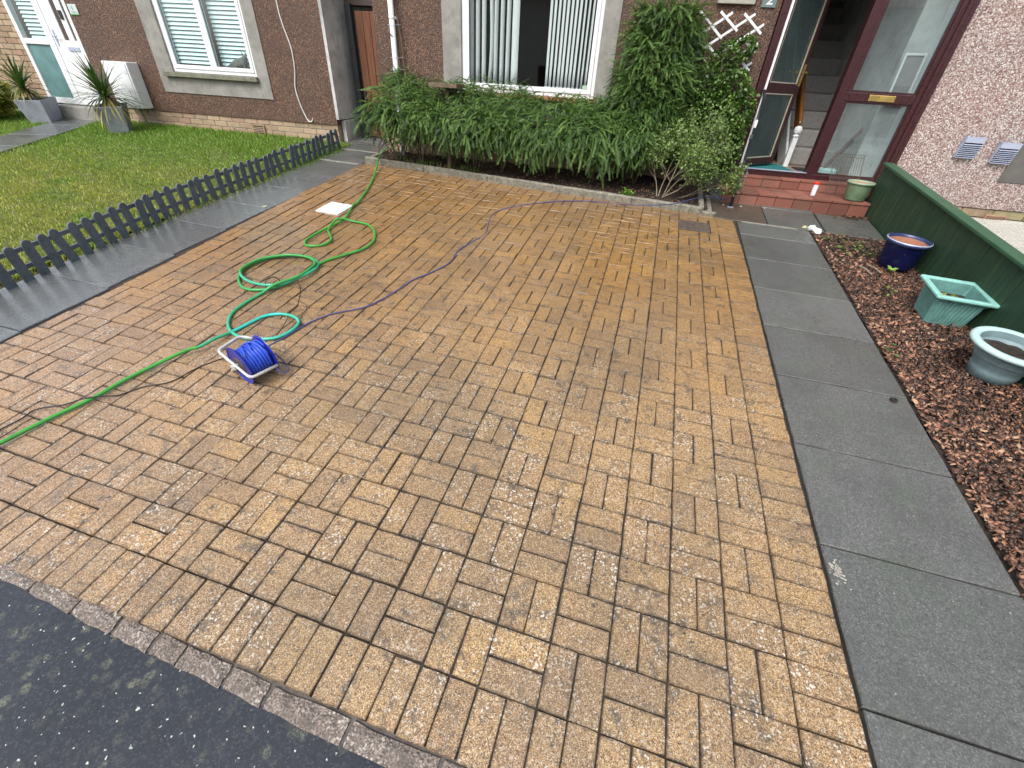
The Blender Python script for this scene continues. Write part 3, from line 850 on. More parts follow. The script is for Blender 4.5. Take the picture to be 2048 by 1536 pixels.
# lawn of the next house, its path and edge
tag(obj('lawn', bumpy(-15, -5.50, -0.2, 6.1, 0.0, 60, 40, 0.010, 12), M_['lawn'], None, G, smooth=True), kind='structure')
LPth = thing('lawn_path', None, None, G); LPth['kind'] = 'structure'
def path_quad(pts):
    mb = MB(); mb.prism(pts, -0.03, 0.028); return obj('slab', mb, M_['slabwet'], LPth, bevel=0.004)
c0, c1 = Vector((-9.35, 3.2)), Vector((-10.35, 5.75))
for k in range(-2, 5):
    a_ = c0 + (c1 - c0) * (k / 4.0); b_ = c0 + (c1 - c0) * ((k + 0.97) / 4.0); sd = Vector((0.30, 0.118))
    path_quad([tuple(a_ - sd), tuple(a_ + sd), tuple(b_ + sd), tuple(b_ - sd)])

def grass_field(name, x0, x1, y0, y1, n, h0, h1, wd, mask=None, mat=None, parent=None, dens=None):
    xs_ = x0 + (x1 - x0) * rng.random(n); ys = y0 + (y1 - y0) * rng.random(n)
    k = np.ones(n, bool)
    if mask is not None: k = mask(xs_, ys)
    xs_, ys = xs_[k], ys[k]; n = len(xs_)
    h = h0 + (h1 - h0) * rng.random(n)
    if dens is not None: h = h * dens(xs_, ys)
    a_ = rng.random(n) * 6.28; lean = rng.random(n) * 0.9; la = rng.random(n) * 6.28
    dx, dy = np.cos(a_) * wd / 2, np.sin(a_) * wd / 2
    bx, by = np.cos(la) * lean * h, np.sin(la) * lean * h
    z = np.zeros(n)
    P = np.stack([np.stack([xs_ - dx, ys - dy, z], -1), np.stack([xs_ + dx, ys + dy, z], -1),
                  np.stack([xs_ + dx * .7 + bx * .4, ys + dy * .7 + by * .4, h * .62], -1), np.stack([xs_ - dx * .7 + bx * .4, ys - dy * .7 + by * .4, h * .62], -1),
                  np.stack([xs_ + bx, ys + by, h * (1 - lean * .3)], -1)], 1).reshape(-1, 3)
    i = np.arange(n) * 5
    F = np.concatenate([np.stack([i, i + 1, i + 2], -1), np.stack([i, i + 2, i + 3], -1), np.stack([i + 3, i + 2, i + 4], -1)])
    v = rng.random(n)
    o = link(name, np_mesh(name, P, F, mat, np.tile(v, 3)), parent, G if parent is None else None)
    o['kind'] = 'stuff'
    return o
def grass_mat():
    m = NT('grass_blade')
    v = m.attr('var')
    lush = m.ramp(v, [(0, (0.09, 0.17, 0.02)), (0.6, (0.19, 0.34, 0.04)), (1, (0.32, 0.45, 0.08))])
    dry = m.ramp(v, [(0, (0.21, 0.23, 0.04)), (0.6, (0.40, 0.42, 0.07)), (1, (0.60, 0.56, 0.16))])
    px, py, pz = m.xyz()
    far = m.map01(m.math('ADD', py, m.math('MULTIPLY', m.noise(1.2, 4), 2.4)), 4.9, 6.5)
    patch = m.math('MULTIPLY', m.map01(m.noise(2.2, 5, 0.6), 0.33, 0.52), m.math('SUBTRACT', 1.0, far))
    c = m.mix(patch, lush, dry)
    m.fin(c, 0.5)
    tb = m.n('BsdfTranslucent', {'Color': m.mix(1.0, c, (1.1, 1.3, 0.6), 'MULTIPLY')})
    mx = m.n('MixShader', {'Fac': 0.3, 1: m.b.outputs[0], 2: tb.outputs[0]})
    m.t.links.new(mx.outputs[0], m.out.inputs[0])
    return m.m
M_['grass'] = grass_mat()
def off_path(x, y):
    t = (y - 3.2) / 2.55; cx = -9.35 - t * 1.0
    return (np.abs(x - cx) > 0.30) | (y < 1.9) | (y > 5.9)
grass_field('lawn_grass', -14.5, -5.47, -0.2, 6.02, 170000, 0.015, 0.038, 0.008, off_path, M_['grass'], None, lambda x, y: 1 + 0.8 * np.clip((y - 4.6) / 1.0, 0, 1) + 0.8 * np.exp(-((y - 3.2) / 2.55 * 1.0 * 0 + np.abs(x + 9.35 + (y - 3.2) / 2.55)) / 0.4) * (y > 3))
grass_field('verge_grass', -5.56, -5.36, 1.0, 5.7, 2600, 0.015, 0.045, 0.006, None, M_['grass'])

# ================================================================== BUILDINGS
def wall_boxes(mb, x0, x1, z0, z1, y0, y1, holes):
    xs = sorted({x0, x1} | {h[0] for h in holes} | {h[1] for h in holes})
    zs = sorted({z0, z1} | {h[2] for h in holes} | {h[3] for h in holes})
    for i in range(len(xs) - 1):
        for j in range(len(zs) - 1):
            cx, cz = (xs[i] + xs[i + 1]) / 2, (zs[j] + zs[j + 1]) / 2
            if any(h[0] < cx < h[1] and h[2] < cz < h[3] for h in holes): continue
            if cx < x0 or cx > x1 or cz < z0 or cz > z1: continue
            mb.box(xs[i], xs[i + 1], y0, y1, zs[j], zs[j + 1])
    return mb
def frame_rect(mb, x0, x1, z0, z1, b, y0, y1, bb=None):      # rectangular frame of bars, corner-butted
    bb = bb or b
    mb.box(x0, x0 + b, y0, y1, z0, z1); mb.box(x1 - b, x1, y0, y1, z0, z1)
    mb.box(x0 + b, x1 - b, y0, y1, z0, z0 + bb); mb.box(x0 + b, x1 - b, y0, y1, z1 - b, z1)
    return mb
ROOF = 5.6
def house(name, label, x0, x1, yf, harl, holes, zbase, depth=7.0, side=None):
    h = thing(name, label, 'house', T((x0 + x1) / 2, yf, gz((x0 + x1) / 2, yf)))
    inv = h.matrix_world.inverted()
    h['_'] = 0; del h['_']
    mb = wall_boxes(MB(), x0, x1, zbase, ROOF - 0.3, yf, yf + 0.28, holes)
    obj('wall', mb, M_[harl], h, inv)
    mb = MB()
    mb.box(x0 + 0.002, x1 - 0.002, yf + depth, yf + depth + 0.25, 0, ROOF - 0.3)
    if x0 != side: mb.box(x0, x0 + 0.25, yf + 0.28, yf + depth, zbase if x0 < -5 else 0.4, ROOF - 0.3)
    mb.box(x1 - 0.25, x1, yf + 0.28, yf + depth, 0.4, ROOF - 0.3)
    obj('outer_wall', mb, M_['sidewall'], h, inv)
    mb = MB(); rx0, rx1, e = x0 - 0.0, x1 + 0.0, 0.35
    ym = yf + depth / 2
    V = [(rx0, yf - e, ROOF - 0.3), (rx1, yf - e, ROOF - 0.3), (rx1, yf + depth + e, ROOF - 0.3), (rx0, yf + depth + e, ROOF - 0.3), (rx0, ym, ROOF + 1.6), (rx1, ym, ROOF + 1.6)]
    mb.add(V, [(0, 3, 2, 1), (0, 1, 5, 4), (2, 3, 4, 5), (1, 2, 5), (3, 0, 4)])
    obj('roof', mb, M_['rooftile'], h, inv)
    return h, inv
YO, YL, YR = 6.11, 6.457, 6.11
H1, I1 = house('terraced_house', 'brown roughcast terraced house with big living room window and open mahogany framed door', -4.265, 2.19, YO, 'harl', [(-3.36, -1.21, 1.13, 3.1), (0.455, 2.19, 0.3, 3.05)], 0.905)
H2, I2 = house('terraced_house', 'brown roughcast house on the left with white door and grey banded window above the lawn', -12.5, -5.212, YL, 'harl', [(-8.108, -6.203, 1.155, 3.1), (-12.5, -9.36, 0.3, 3.1)], 0.885)
H3, I3 = house('terraced_house', 'pink and white pebbledashed house on the right beyond the green fence', 2.19, 9.0, YR, 'harlpink', [(3.40, 5.6, 0.905, 3.1)], 0.61)

# side wall of the left house facing the alley, smooth render over a plinth
obj('side_wall', MB().box(-5.214, -5.17, YL - 0.004, 8.9, 0.96, 5.2), M_['sidewall'], H2, I2)
obj('side_plinth', MB().box(-5.212, -5.150, YL + 0.12, 8.9, 0.60, 0.945), M_['sidewall'], H2, I2, bevel=0.004)
obj('alley_lintel', MB().box(-5.16, -4.27, 7.05, 7.3, 2.34, 5.2), M_['interiordark'], H2, I2)

brick_r = random.Random(21)
BRV = []
for k in range(6):
    r_ = random.Random(k + 50)
    V = []; 
    for (yy, ins) in ((0.0, 0.006), (0.006, 0.0), (0.10, 0.0)):
        for sx, sz in ((-1, -1), (1, -1), (1, 1), (-1, 1)):
            V.append((sx * (0.5 - ins * 4) + r_.uniform(-.006, .006), yy + r_.uniform(-.001, .001), sz * (0.5 - ins * 10) + r_.uniform(-.015, .015)))
    F = [(0, 1, 2, 3)] + [(4 + i, 4 + (i + 1) % 4, (i + 1) % 4, i) for i in range(4)] + [(8 + i, 8 + (i + 1) % 4, 4 + (i + 1) % 4, 4 + i) for i in range(4)]
    BRV.append((V, F))
def brick_meshes(mat):
    out = []
    for V, F in BRV:
        out.append(MB().add(V, F).mesh('brick', mat))
    return out
def brick_course(parent, inv, x0, x1, yf, z0, z1, mat, bw=0.225, bh=0.075, seed=1, zlimit=None):
    ms = brick_meshes(mat); r_ = random.Random(seed)
    rows = int(round((z1 - z0) / bh)); bh = (z1 - z0) / rows
    for j in range(rows):
        x = x0 - (bw / 2 if j % 2 else 0)
        while x < x1 - 0.02:
            a_ = max(x, x0); b_ = min(x + bw, x1)
            if b_ - a_ > 0.03:
                if zlimit is None or zlimit((a_ + b_) / 2, z0 + j * bh):
                    Mx = T((a_ + b_) / 2, yf + r_.uniform(-.002, .002), z0 + (j + 0.5) * bh) @ Matrix.Diagonal((b_ - a_ - 0.008, 1, bh - 0.008, 1))
                    link('brick', ms[r_.randrange(6)], parent, inv @ Mx)
            x += bw
obj('footing', MB().box(-4.255, 0.40, YO + 0.024, YO + 0.27, 0.2, 0.904), M_['mortar'], H1, I1)
brick_course(H1, I1, -4.262, -0.2, YO + 0.016, 0.60, 0.904, M_['stonebrick'], seed=3)
msr = brick_meshes(M_['stonebrick'])
for j in range(4):      # return face of the corner in the alley
    for k in range(3):
        Mx = T(-4.266 + 0.016, YO + 0.13 + 0.225 * k + (0.11 if j % 2 else 0), 0.60 + 0.076 * (j + 0.5)) @ RZ(-math.pi / 2) @ Matrix.Diagonal((0.215, 1, 0.068, 1))
        link('brick', msr[(j + k) % 6], H1, I1 @ Mx)
obj('footing', MB().box(-9.2, -5.226, YL + 0.024, YL + 0.27, 0.2, 0.884), M_['mortar'], H2, I2)
brick_course(H2, I2, -9.2, -5.222, YL + 0.016, 0.585, 0.884, M_['stonebrick'], seed=4)
for j in range(4):
    Mx = T(-5.222, YL + 0.06, 0.585 + 0.075 * (j + 0.5)) @ RZ(math.pi / 2) @ Matrix.Diagonal((0.10, 1, 0.068, 1))
    link('brick', msr[j], H2, I2 @ Mx)
obj('footing', MB().box(2.2, 8.9, YR + 0.03, YR + 0.27, 0.0, 0.609), M_['mortar'], H3, I3)
brick_course(H3, I3, 2.9, 4.9, YR + 0.012, 0.30, 0.609, M_['mossbrick'], bw=0.34, bh=0.10, seed=5)
# beige brick wall at the far left, its bricks down to the doorstep
obj('backing', MB().box(-12.4, -10.53, YL + 0.03, YL + 0.2, 0.3, 3.1), M_['mortar'], H2, I2)
brick_course(H2, I2, -11.75, -10.525, YL + 0.016, 0.9, 2.55, M_['stonebrick'], seed=6)
obj('doorstep', MB().box(-10.6, -9.25, YL - 0.20, YL + 0.05, 0.6, 0.862), M_['concrete'], H2, I2, bevel=0.008)

# concrete bands round the windows
def band(parent, inv, x0, x1, z0, z1, ix0, ix1, iz0, yf, mat='concrete'):
    mb = MB()
    mb.box(x0, ix0, yf - 0.014, yf + 0.20, z0, 3.1); mb.box(ix1, x1, yf - 0.014, yf + 0.20, z0, 3.1)
    mb.box(ix0, ix1, yf - 0.013, yf + 0.20, z0, iz0)
    return obj('window_band', mb, M_[mat], parent, inv, bevel=0.003)
band(H1, I1, -3.36, -1.21, 1.13, 3.1, -3.115, -1.40, 1.395, YO)
band(H2, I2, -8.108, -6.203, 1.155, 3.1, -7.845, -6.395, 1.362, YL)
obj('window_band', MB().box(3.40, 5.6, YR - 0.012, YR + 0.2, 0.906, 3.1), M_['darkgrey'], H3, I3, bevel=0.004)
obj('sill', MB().box(-7.99, -6.375, YL - 0.075, YL + 0.06, 1.364, 1.425), M_['sill'], H2, I2, bevel=0.008)
mb = MB()
for k in range(12):
    xa = -3.14 + k * (1.765 / 12)
    mb.box(xa + 0.002, xa + 1.765 / 12 - 0.002, YO - 0.05, YO + 0.06, 1.398, 1.440)
obj('sill', mb, M_['tilesill'], H1, I1, bevel=0.004)

# windows
def window(parent, inv, x0, x1, z0, z1, yf, lights, glass, b=0.068):
    w_ = obj('window', frame_rect(MB(), x0, x1, z0, z1, b * 0.62, yf + 0.015, yf + 0.09), M_['white'], parent, inv, bevel=0.003)
    n = len(lights)
    for (a_, c_) in lights:
        fr = obj('frame', frame_rect(MB(), a_, c_, z0 + b * 0.62 + 0.002, z1 - b * 0.62, b * 0.72, yf + 0.004, yf + 0.070), M_['white'], w_, None, bevel=0.004)
        mb = MB().box(a_ + b * .72 - .004, c_ - b * .72 + .004, yf + 0.036, yf + 0.040, z0 + b * 1.3, z1 - b * 1.3)
        obj('pane', mb, M_[glass], w_)
        g = MB(); e = 0.006
        x_0, x_1, z_0, z_1 = a_ + b * .72, c_ - b * .72, z0 + b * 1.34, z1 - b * 1.34
        frame_rect(g, x_0 - 0.001, x_1 + 0.001, z_0 - 0.001, z_1 + 0.001, e, yf + 0.030, yf + 0.0355)
        obj('gasket', g, M_['blackrubber'], w_)
    return w_
window(H1, I1, -3.112, -1.403, 1.443, 3.06, YO, [(-3.068, -1.447)], 'window_o')
w2 = window(H2, I2, -7.842, -6.398, 1.428, 3.06, YL, [(-7.80, -7.112), (-7.108, -6.442)], 'window_l')
obj('sticker', MB().box(-1.555, -1.475, YO + 0.034, YO + 0.0355, 1.515, 1.58), plain('green_sticker', (0.35, 0.50, 0.33), 0.6), bpy.data.objects['window'])

DG3 = obj('window', frame_rect(MB(), 3.72, 5.28, 1.20, 3.0, 0.06, YR - 0.03, YR - 0.012), M_['white'], H3, I3, bevel=0.003)
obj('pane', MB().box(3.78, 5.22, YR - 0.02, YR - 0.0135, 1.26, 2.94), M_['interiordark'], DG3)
# interiors: living room, left room, hall
def room(parent, inv, x0, x1, y0, y1, z0, z1, mat):
    mb = MB()
    V = [(x0, y0, z0), (x1, y0, z0), (x1, y1, z0), (x0, y1, z0), (x0, y0, z1), (x1, y0, z1), (x1, y1, z1), (x0, y1, z1)]
    mb.add(V, [(0, 1, 2, 3), (7, 6, 5, 4), (1, 2, 6, 5), (2, 3, 7, 6), (3, 0, 4, 7)])
    return obj('interior', mb, M_[mat], parent, inv)
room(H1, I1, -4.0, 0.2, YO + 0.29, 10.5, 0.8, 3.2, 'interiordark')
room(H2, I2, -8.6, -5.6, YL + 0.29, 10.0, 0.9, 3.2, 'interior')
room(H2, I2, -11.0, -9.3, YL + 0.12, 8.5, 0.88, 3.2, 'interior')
hall = room(H1, I1, 0.47, 2.17, YO + 0.10, 12.2, 0.79, 5.1, 'hallwhite')
obj('reveal', MB().box(0.25, 0.455, YO + 0.28, YO + 0.6, 0.5, 3.2), M_['hallwhite'], H1, I1)

# ------------------------------------------------------------------ blinds (things of their own, hanging in the windows)
def vblind():
    t = thing('vertical_blind', 'pale vertical blind parted in the middle behind the living room window', 'blind', T(-2.25, 6.24, 2.95))
    inv = t.matrix_world.inverted()
    obj('headrail', MB().box(-3.06, -1.44, 6.21, 6.27, 2.93, 2.98), M_['white'], t, inv)
    r_ = random.Random(4)
    xs_ = [-3.015 + 0.078 * i for i in range(7)] + [-2.46] + [-2.035 + 0.050 * i for i in range(12)]
    for i, x in enumerate(xs_):
        ang = R(40) if i < 8 else R(-30)
        if i == 7: ang = R(8)
        if i >= 16: ang = R(-48)
        ang += r_.uniform(-.08, .08)
        wd = 0.045; sw = r_.uniform(-.004, .004)
        if i == 3: sw = 0.06
        mb = MB(); V = []; F = []
        for j in range(9):
            tt = j / 8; z = 1.54 + (2.93 - 1.54) * tt
            for k in (-1, 0, 1):
                rr = wd * (0.62 if i < 7 else 0.95 if i == 7 else 0.40)
                V.append((x + sw * (1 - tt) ** 2 * (1 if i != 3 else tt * 3) + k * rr * math.cos(ang), 6.24 + k * rr * math.sin(ang) + (0.006 if k == 0 else 0), z))
        for j in range(8):
            for k in range(2):
                F.append((j * 3 + k, j * 3 + k + 1, (j + 1) * 3 + k + 1, (j + 1) * 3 + k))
        mb.add(V, F)
        o = obj('slat', mb, M_['slatblind'], t, inv, smooth=True)
        md = o.modifiers.new('thick', 'SOLIDIFY'); md.thickness = 0.0012
        mb = MB().box(-wd * .5, wd * .5, -0.003, 0.003, -0.03, 0.004, T(x + sw, 6.24, 1.54) @ RZ(ang))
        obj('weight', mb, M_['white'], t, inv)
    for a_, b_ in ((-3.0, -2.47), (-2.03, -1.49)):
        pts = []
        n = 26
        for k in range(n + 1):
            tt = k / n; pts.append((a_ + (b_ - a_) * tt, 6.228, 1.525 - 0.010 * abs(math.sin(tt * math.pi * 7))))
        obj('bead_chain', MB().tube(pts, 0.0022, 5), M_['white'], t, inv)
vblind()
def hblind(x0, x1, label, z0, parent_y):
    t = thing('venetian_blind', label, 'blind', T((x0 + x1) / 2, parent_y, 2.95), 'horizontal blinds of the left house')
    inv = t.matrix_world.inverted()
    obj('headrail', MB().box(x0, x1, parent_y - .02, parent_y + .02, 2.95, 2.99), M_['white'], t, inv)
    z = z0; mbm = None
    while z < 2.92:
        mb = MB(); V = []
        n = 5
        for k in range(n + 1):
            tt = k / n - 0.5; V += [(x0, parent_y + tt * 0.026, z + tt * 0.038 + 0.004 * (1 - 4 * tt * tt)), (x1, parent_y + tt * 0.026, z + tt * 0.038 + 0.004 * (1 - 4 * tt * tt))]
        mb.add(V, [(2 * k, 2 * k + 1, 2 * k + 3, 2 * k + 2) for k in range(n)])
        o = obj('slat', mb, M_['vblind'], t, inv, smooth=True)
        z += 0.050
    return t
hblind(-7.76, -7.15, 'closed horizontal blind behind the left pane of the banded window', 1.56, YL + 0.088)
hblind(-7.07, -6.48, 'closed horizontal blind behind the right pane of the banded window', 1.56, YL + 0.152)
hblind(-10.39, -10.0, 'closed horizontal blind in the sidelight of the white door', 1.76, YL + 0.09)

# the cat sitting on the inner sill
def cat():
    t = thing('cat', 'grey tabby cat sitting on the inner sill behind the right hand pane', 'cat', T(-6.66, YL + 0.095, 1.50))
    bm_me = bpy.data.meshes.new('body')
    # skeleton: rump - belly - chest - neck - head ; forelegs ; tail
    v = [(-0.16, 0, 0.075), (-0.08, 0, 0.085), (0.0, 0, 0.10), (0.045, 0, 0.135), (0.06, -0.012, 0.165), (0.062, -0.03, 0.168),
         (0.03, -0.022, 0.06), (0.03, -0.03, 0.012), (0.012, 0.022, 0.06), (0.012, 0.02, 0.012),
         (-0.13, -0.03, 0.05), (-0.09, -0.042, 0.015), (-0.13, 0.03, 0.05), (-0.09, 0.04, 0.015),
         (-0.24, 0.0, 0.04), (-0.30, -0.02, 0.02), (-0.36, -0.02, 0.015)]
    e = [(0, 1), (1, 2), (2, 3), (3, 4), (4, 5), (2, 6), (6, 7), (2, 8), (8, 9), (0, 10), (10, 11), (0, 12), (12, 13), (0, 14), (14, 15), (15, 16)]
    r_ = [.055, .058, .05, .034, .038, .022, .018, .014, .018, .014, .03, .015, .03, .015, .016, .013, .011]
    bm_me.from_pydata(v, e, [])
    bm_me.materials.append(M_['catfur'])
    o = link('body', bm_me, t)
    sk = o.modifiers.new('skin', 'SKIN'); sk.use_smooth_shade = True
    for i, q in enumerate(bm_me.skin_vertices[0].data if bm_me.skin_vertices else []):
        q.radius = (r_[i], r_[i])
    if not bm_me.skin_vertices:
        pass
    ss = o.modifiers.new('sub', 'SUBSURF'); ss.levels = 2; ss.render_levels = 2
    mb = MB()
    for s_ in (-1, 1):
        mb.add([(0.045 + s_ * 0.018, -0.03, 0.188), (0.045 + s_ * 0.040, -0.012, 0.185), (0.045 + s_ * 0.022, -0.002, 0.19), (0.045 + s_ * 0.036, -0.022, 0.228)], [(0, 1, 3), (1, 2, 3), (2, 0, 3)])
    obj('ears', mb, M_['catfur'], t, T(0.014, 0, 0))
cat()

# ------------------------------------------------------------------ door set of our house
DF = obj('porch_frame', MB().box(0.462, 0.545, YO - 0.045, YO + 0.05, 0.772, 3.0).box(2.125, 2.215, YO - 0.045, YO + 0.05, 0.772, 3.0)
         .box(0.545, 2.125, YO - 0.045, YO + 0.05, 0.762, 0.825).box(1.328, 1.405, YO - 0.052, YO + 0.05, 0.825, 2.93).box(0.545, 2.125, YO - 0.045, YO + 0.05, 2.93, 3.0)
         .box(1.405, 2.125, YO - 0.042, YO + 0.05, 1.590, 1.675).box(1.405, 1.448, YO - 0.038, YO + 0.045, 0.825, 1.59).box(1.405, 1.448, YO - 0.038, YO + 0.045, 1.675, 2.93), M_['brown'], H1, I1, bevel=0.006)
obj('outer_trim', MB().box(2.216, 2.262, YO - 0.060, YO + 0.05, 0.80, 3.0).box(2.175, 2.214, YO - 0.062, YO - 0.046, 0.80, 3.0), M_['brown'], H1, I1, bevel=0.005)
inner_mb = MB()
frame_rect(inner_mb, 1.449, 2.124, 0.826, 1.589, 0.018, YO - 0.03, YO - 0.012); frame_rect(inner_mb, 1.449, 2.124, 1.676, 2.929, 0.018, YO - 0.03, YO - 0.012)
obj('glazing_bead', inner_mb, M_['brown'], DF)
obj('side_pane', MB().box(1.455, 2.12, YO - 0.008, YO - 0.003, 0.835, 1.59), M_['sideglass'], DF)
obj('side_pane', MB().box(1.455, 2.12, YO - 0.008, YO - 0.003, 1.67, 2.93), M_['sideglass'], DF)
obj('letter_plate', MB().box(1.66, 1.925, YO - 0.053, YO - 0.041, 1.602, 1.660), M_['brass'], DF, bevel=0.004)
obj('threshold_strip', MB().box(0.565, 1.34, YO - 0.058, YO - 0.01, 0.831, 0.838), M_['silver'], DF)
# open leaf, hinged on the left jamb and swung inwards
leaf = MB()
LW, LZ0, LZ1 = 0.770, 0.840, 2.92
frame_rect(leaf, 0, LW, LZ0, LZ1, 0.085, 0, 0.05, 0.075)
leaf.box(0.085, LW - 0.085, 0, 0.05, 1.62, 1.72)
LM = T(0.552, YO + 0.02, 0) @ RZ(R(45))
DL = obj('door', leaf, M_['brown'], H1, I1 @ LM, bevel=0.006)
for (a_, b_) in ((0.92, 1.62), (1.72, 2.835)):
    obj('pane', MB().box(0.08, LW - 0.08, 0.022, 0.028, a_, b_), M_['doorglass'], DL)
    obj('bead', frame_rect(MB(), 0.086, LW - 0.086, a_ + .001, b_ - .001, 0.012, 0.004, 0.018), plain('cream_bead', (0.42, 0.40, 0.30), 0.5) if 'cream_bead' not in bpy.data.materials else bpy.data.materials['cream_bead'], DL)
hb = MB().box(LW - 0.065, LW - 0.03, -0.008, 0, 1.70, 1.92).tube([(LW - 0.048, -0.008, 1.84), (LW - 0.048, -0.05, 1.84), (LW - 0.16, -0.055, 1.845)], 0.010, 8)
obj('handle', hb, M_['brass'], DL)
hb = MB().box(LW - 0.065, LW - 0.03, 0.05, 0.058, 1.70, 1.92).tube([(LW - 0.048, 0.058, 1.84), (LW - 0.048, 0.10, 1.84), (LW - 0.16, 0.105, 1.845)], 0.010, 8)
obj('handle', hb, M_['brass'], DL)
# white capillary / seal strip on the frame
tag(obj('white_conduit', MB().box(-0.011, 0.011, -0.012, 0.012, 0, 2.1), M_['whitepaint'], None, T(0.548, YO - 0.060, 0.832)), 'thin white plastic strip running up the mahogany door frame behind the black pole', 'strip')

# porch steps
ST = thing('doorstep', 'two red tiled steps up to the open front door', 'steps', T(1.15, 5.75, gz(1.15, 5.75)))
si = ST.matrix_world.inverted()
obj('core', MB().box(0.325, 1.915, 5.512, 5.95, 0.3, 0.634).box(0.42, 2.12, 5.95, 6.06, 0.634, 0.748), M_['mortar'], ST, si)
mst = []
tr = random.Random(17)
def tile(x0, x1, y0, y1, z0, z1):
    mb = MB().box(x0 + 0.0025, x1 - 0.0025, y0, y1, z0, z1)
    o = obj('tile', mb, M_['steptile'], ST, si, bevel=0.005)
    o.delta_location.z = 0
n = 8
for k in range(n):          # lower riser and tread
    a_, b_ = 0.315 + (1.92 - 0.315) * k / n, 0.315 + (1.92 - 0.315) * (k + 1) / n
    tile(a_, b_, 5.487, 5.511, 0.45, 0.622)
    tile(a_, b_, 5.478, 5.700, 0.625, 0.652)
    tile(a_, b_, 5.704, 5.926, 0.625, 0.652)
for k in range(8):
    a_, b_ = 0.405 + (2.12 - 0.405) * k / 8, 0.405 + (2.12 - 0.405) * (k + 1) / 8
    tile(a_, b_, 5.928, 5.949, 0.653, 0.742)
    tile(a_, b_, 5.922, 6.062, 0.744, 0.768)

# ------------------------------------------------------------------ hall contents
SC = thing('staircase', 'grey carpeted staircase rising inside the open front door', 'stairs', T(1.75, 7.2, 0.8))
si = SC.matrix_world.inverted()
for k in range(14):
    y = 7.02 + 0.22 * k; z = 0.80 + 0.21 * (k + 1)
    mb = MB().box(1.33, 2.165, y, y + 0.25, z - 0.21, z)
    obj('step', mb, M_['carpet'], SC, si, bevel=0.018)
NP = obj('newel_post', MB().box(1.280, 1.340, 6.80, 6.86, 0.79, 1.15).lathe([(0.02, 1.15), (0.038, 1.155), (0.042, 1.17), (0.028, 1.178), (0.026, 1.188), (0.044, 1.203), (0.050, 1.232), (0.044, 1.262), (0.024, 1.28), (0.001, 1.283)], 16, (1.31, 6.83, 0)), M_['whitepaint'], SC, si, bevel=0.003)
slope = 0.21 / 0.22
obj('handrail', MB().box(-0.025, 0.025, 0, 4.0, -0.08, 0.08, T(1.31, 6.87, 1.26) @ RX(math.atan(slope))), M_['handrail'], SC, si, bevel=0.02)
obj('string_board', MB().box(1.30, 1.328, 7.0, 10.0, -0.16, 0.10, T(0, 0, 0)), M_['whitepaint'], SC, si @ T(0, 7.0, 0.86) @ RX(math.atan(slope)) @ T(0, -7.0, 0))
HF = obj('hall_floor', MB().box(0.47, 2.17, YO + 0.052, 12, 0.775, 0.800), plain('pinkish_hall_floor', (0.26, 0.19, 0.15), 0.7), H1, I1)
tag(obj('doormat', MB().box(-0.34, 0.34, -0.34, 0.34, 0, 0.014), M_['mat'], None, T(0.92, YO + 0.42, 0.801) @ RZ(R(4)), bevel=0.004), 'teal mat on the hall floor just inside the open door', 'doormat')
tag(obj('floor_mat', MB().box(-0.25, 0.25, -0.12, 0.12, 0, 0.010), M_['blackrubber'], None, T(1.62, 6.62, 0.801), bevel=0.003), 'black mat on the hall floor at the foot of the stairs', 'doormat')
fl = thing('floor_sweeper', 'long handled pinkish sweeper leaning in the hall behind the glazed side panel', 'sweeper', T(1.62, 6.40, 0.801))
si = fl.matrix_world.inverted()
pk = plain('pinkish_handle', (0.12, 0.05, 0.055), 0.4)
obj('handle', MB().tube([(1.64, 6.40, 0.86), (2.05, 6.60, 1.47)], 0.018, 8), pk, fl, si)
obj('grip', MB().tube([(2.02, 6.585, 1.43), (2.06, 6.60, 1.49), (2.10, 6.61, 1.50)], [0.02, 0.026, 0.03], 8), M_['blackrubber'], fl, si)
obj('lever', MB().tube([(1.86, 6.51, 1.19), (1.89, 6.52, 1.17), (1.80, 6.50, 1.02)], 0.010, 8), pk, fl, si)
obj('head', MB().box(1.50, 1.78, 6.33, 6.47, 0.801, 0.87), M_['palerim'], fl, si, bevel=0.02)
mf = thing('reflection_frame', 'white framed picture added in the hall to look mirrored in the upper side pane', 'reflection', T(2.13, 6.9, 1.6))  # added white frame imitating a reflection in the side pane glass
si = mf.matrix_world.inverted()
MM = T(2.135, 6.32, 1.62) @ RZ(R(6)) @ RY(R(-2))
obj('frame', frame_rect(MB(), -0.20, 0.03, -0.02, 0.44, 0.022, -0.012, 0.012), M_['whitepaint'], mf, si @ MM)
obj('reflection_panel', MB().box(-0.178, 0.008, 0.0, 0.006, 0.0, 0.418), plain('dim_reflection', (0.25, 0.22, 0.22), 0.5), mf, si @ MM)

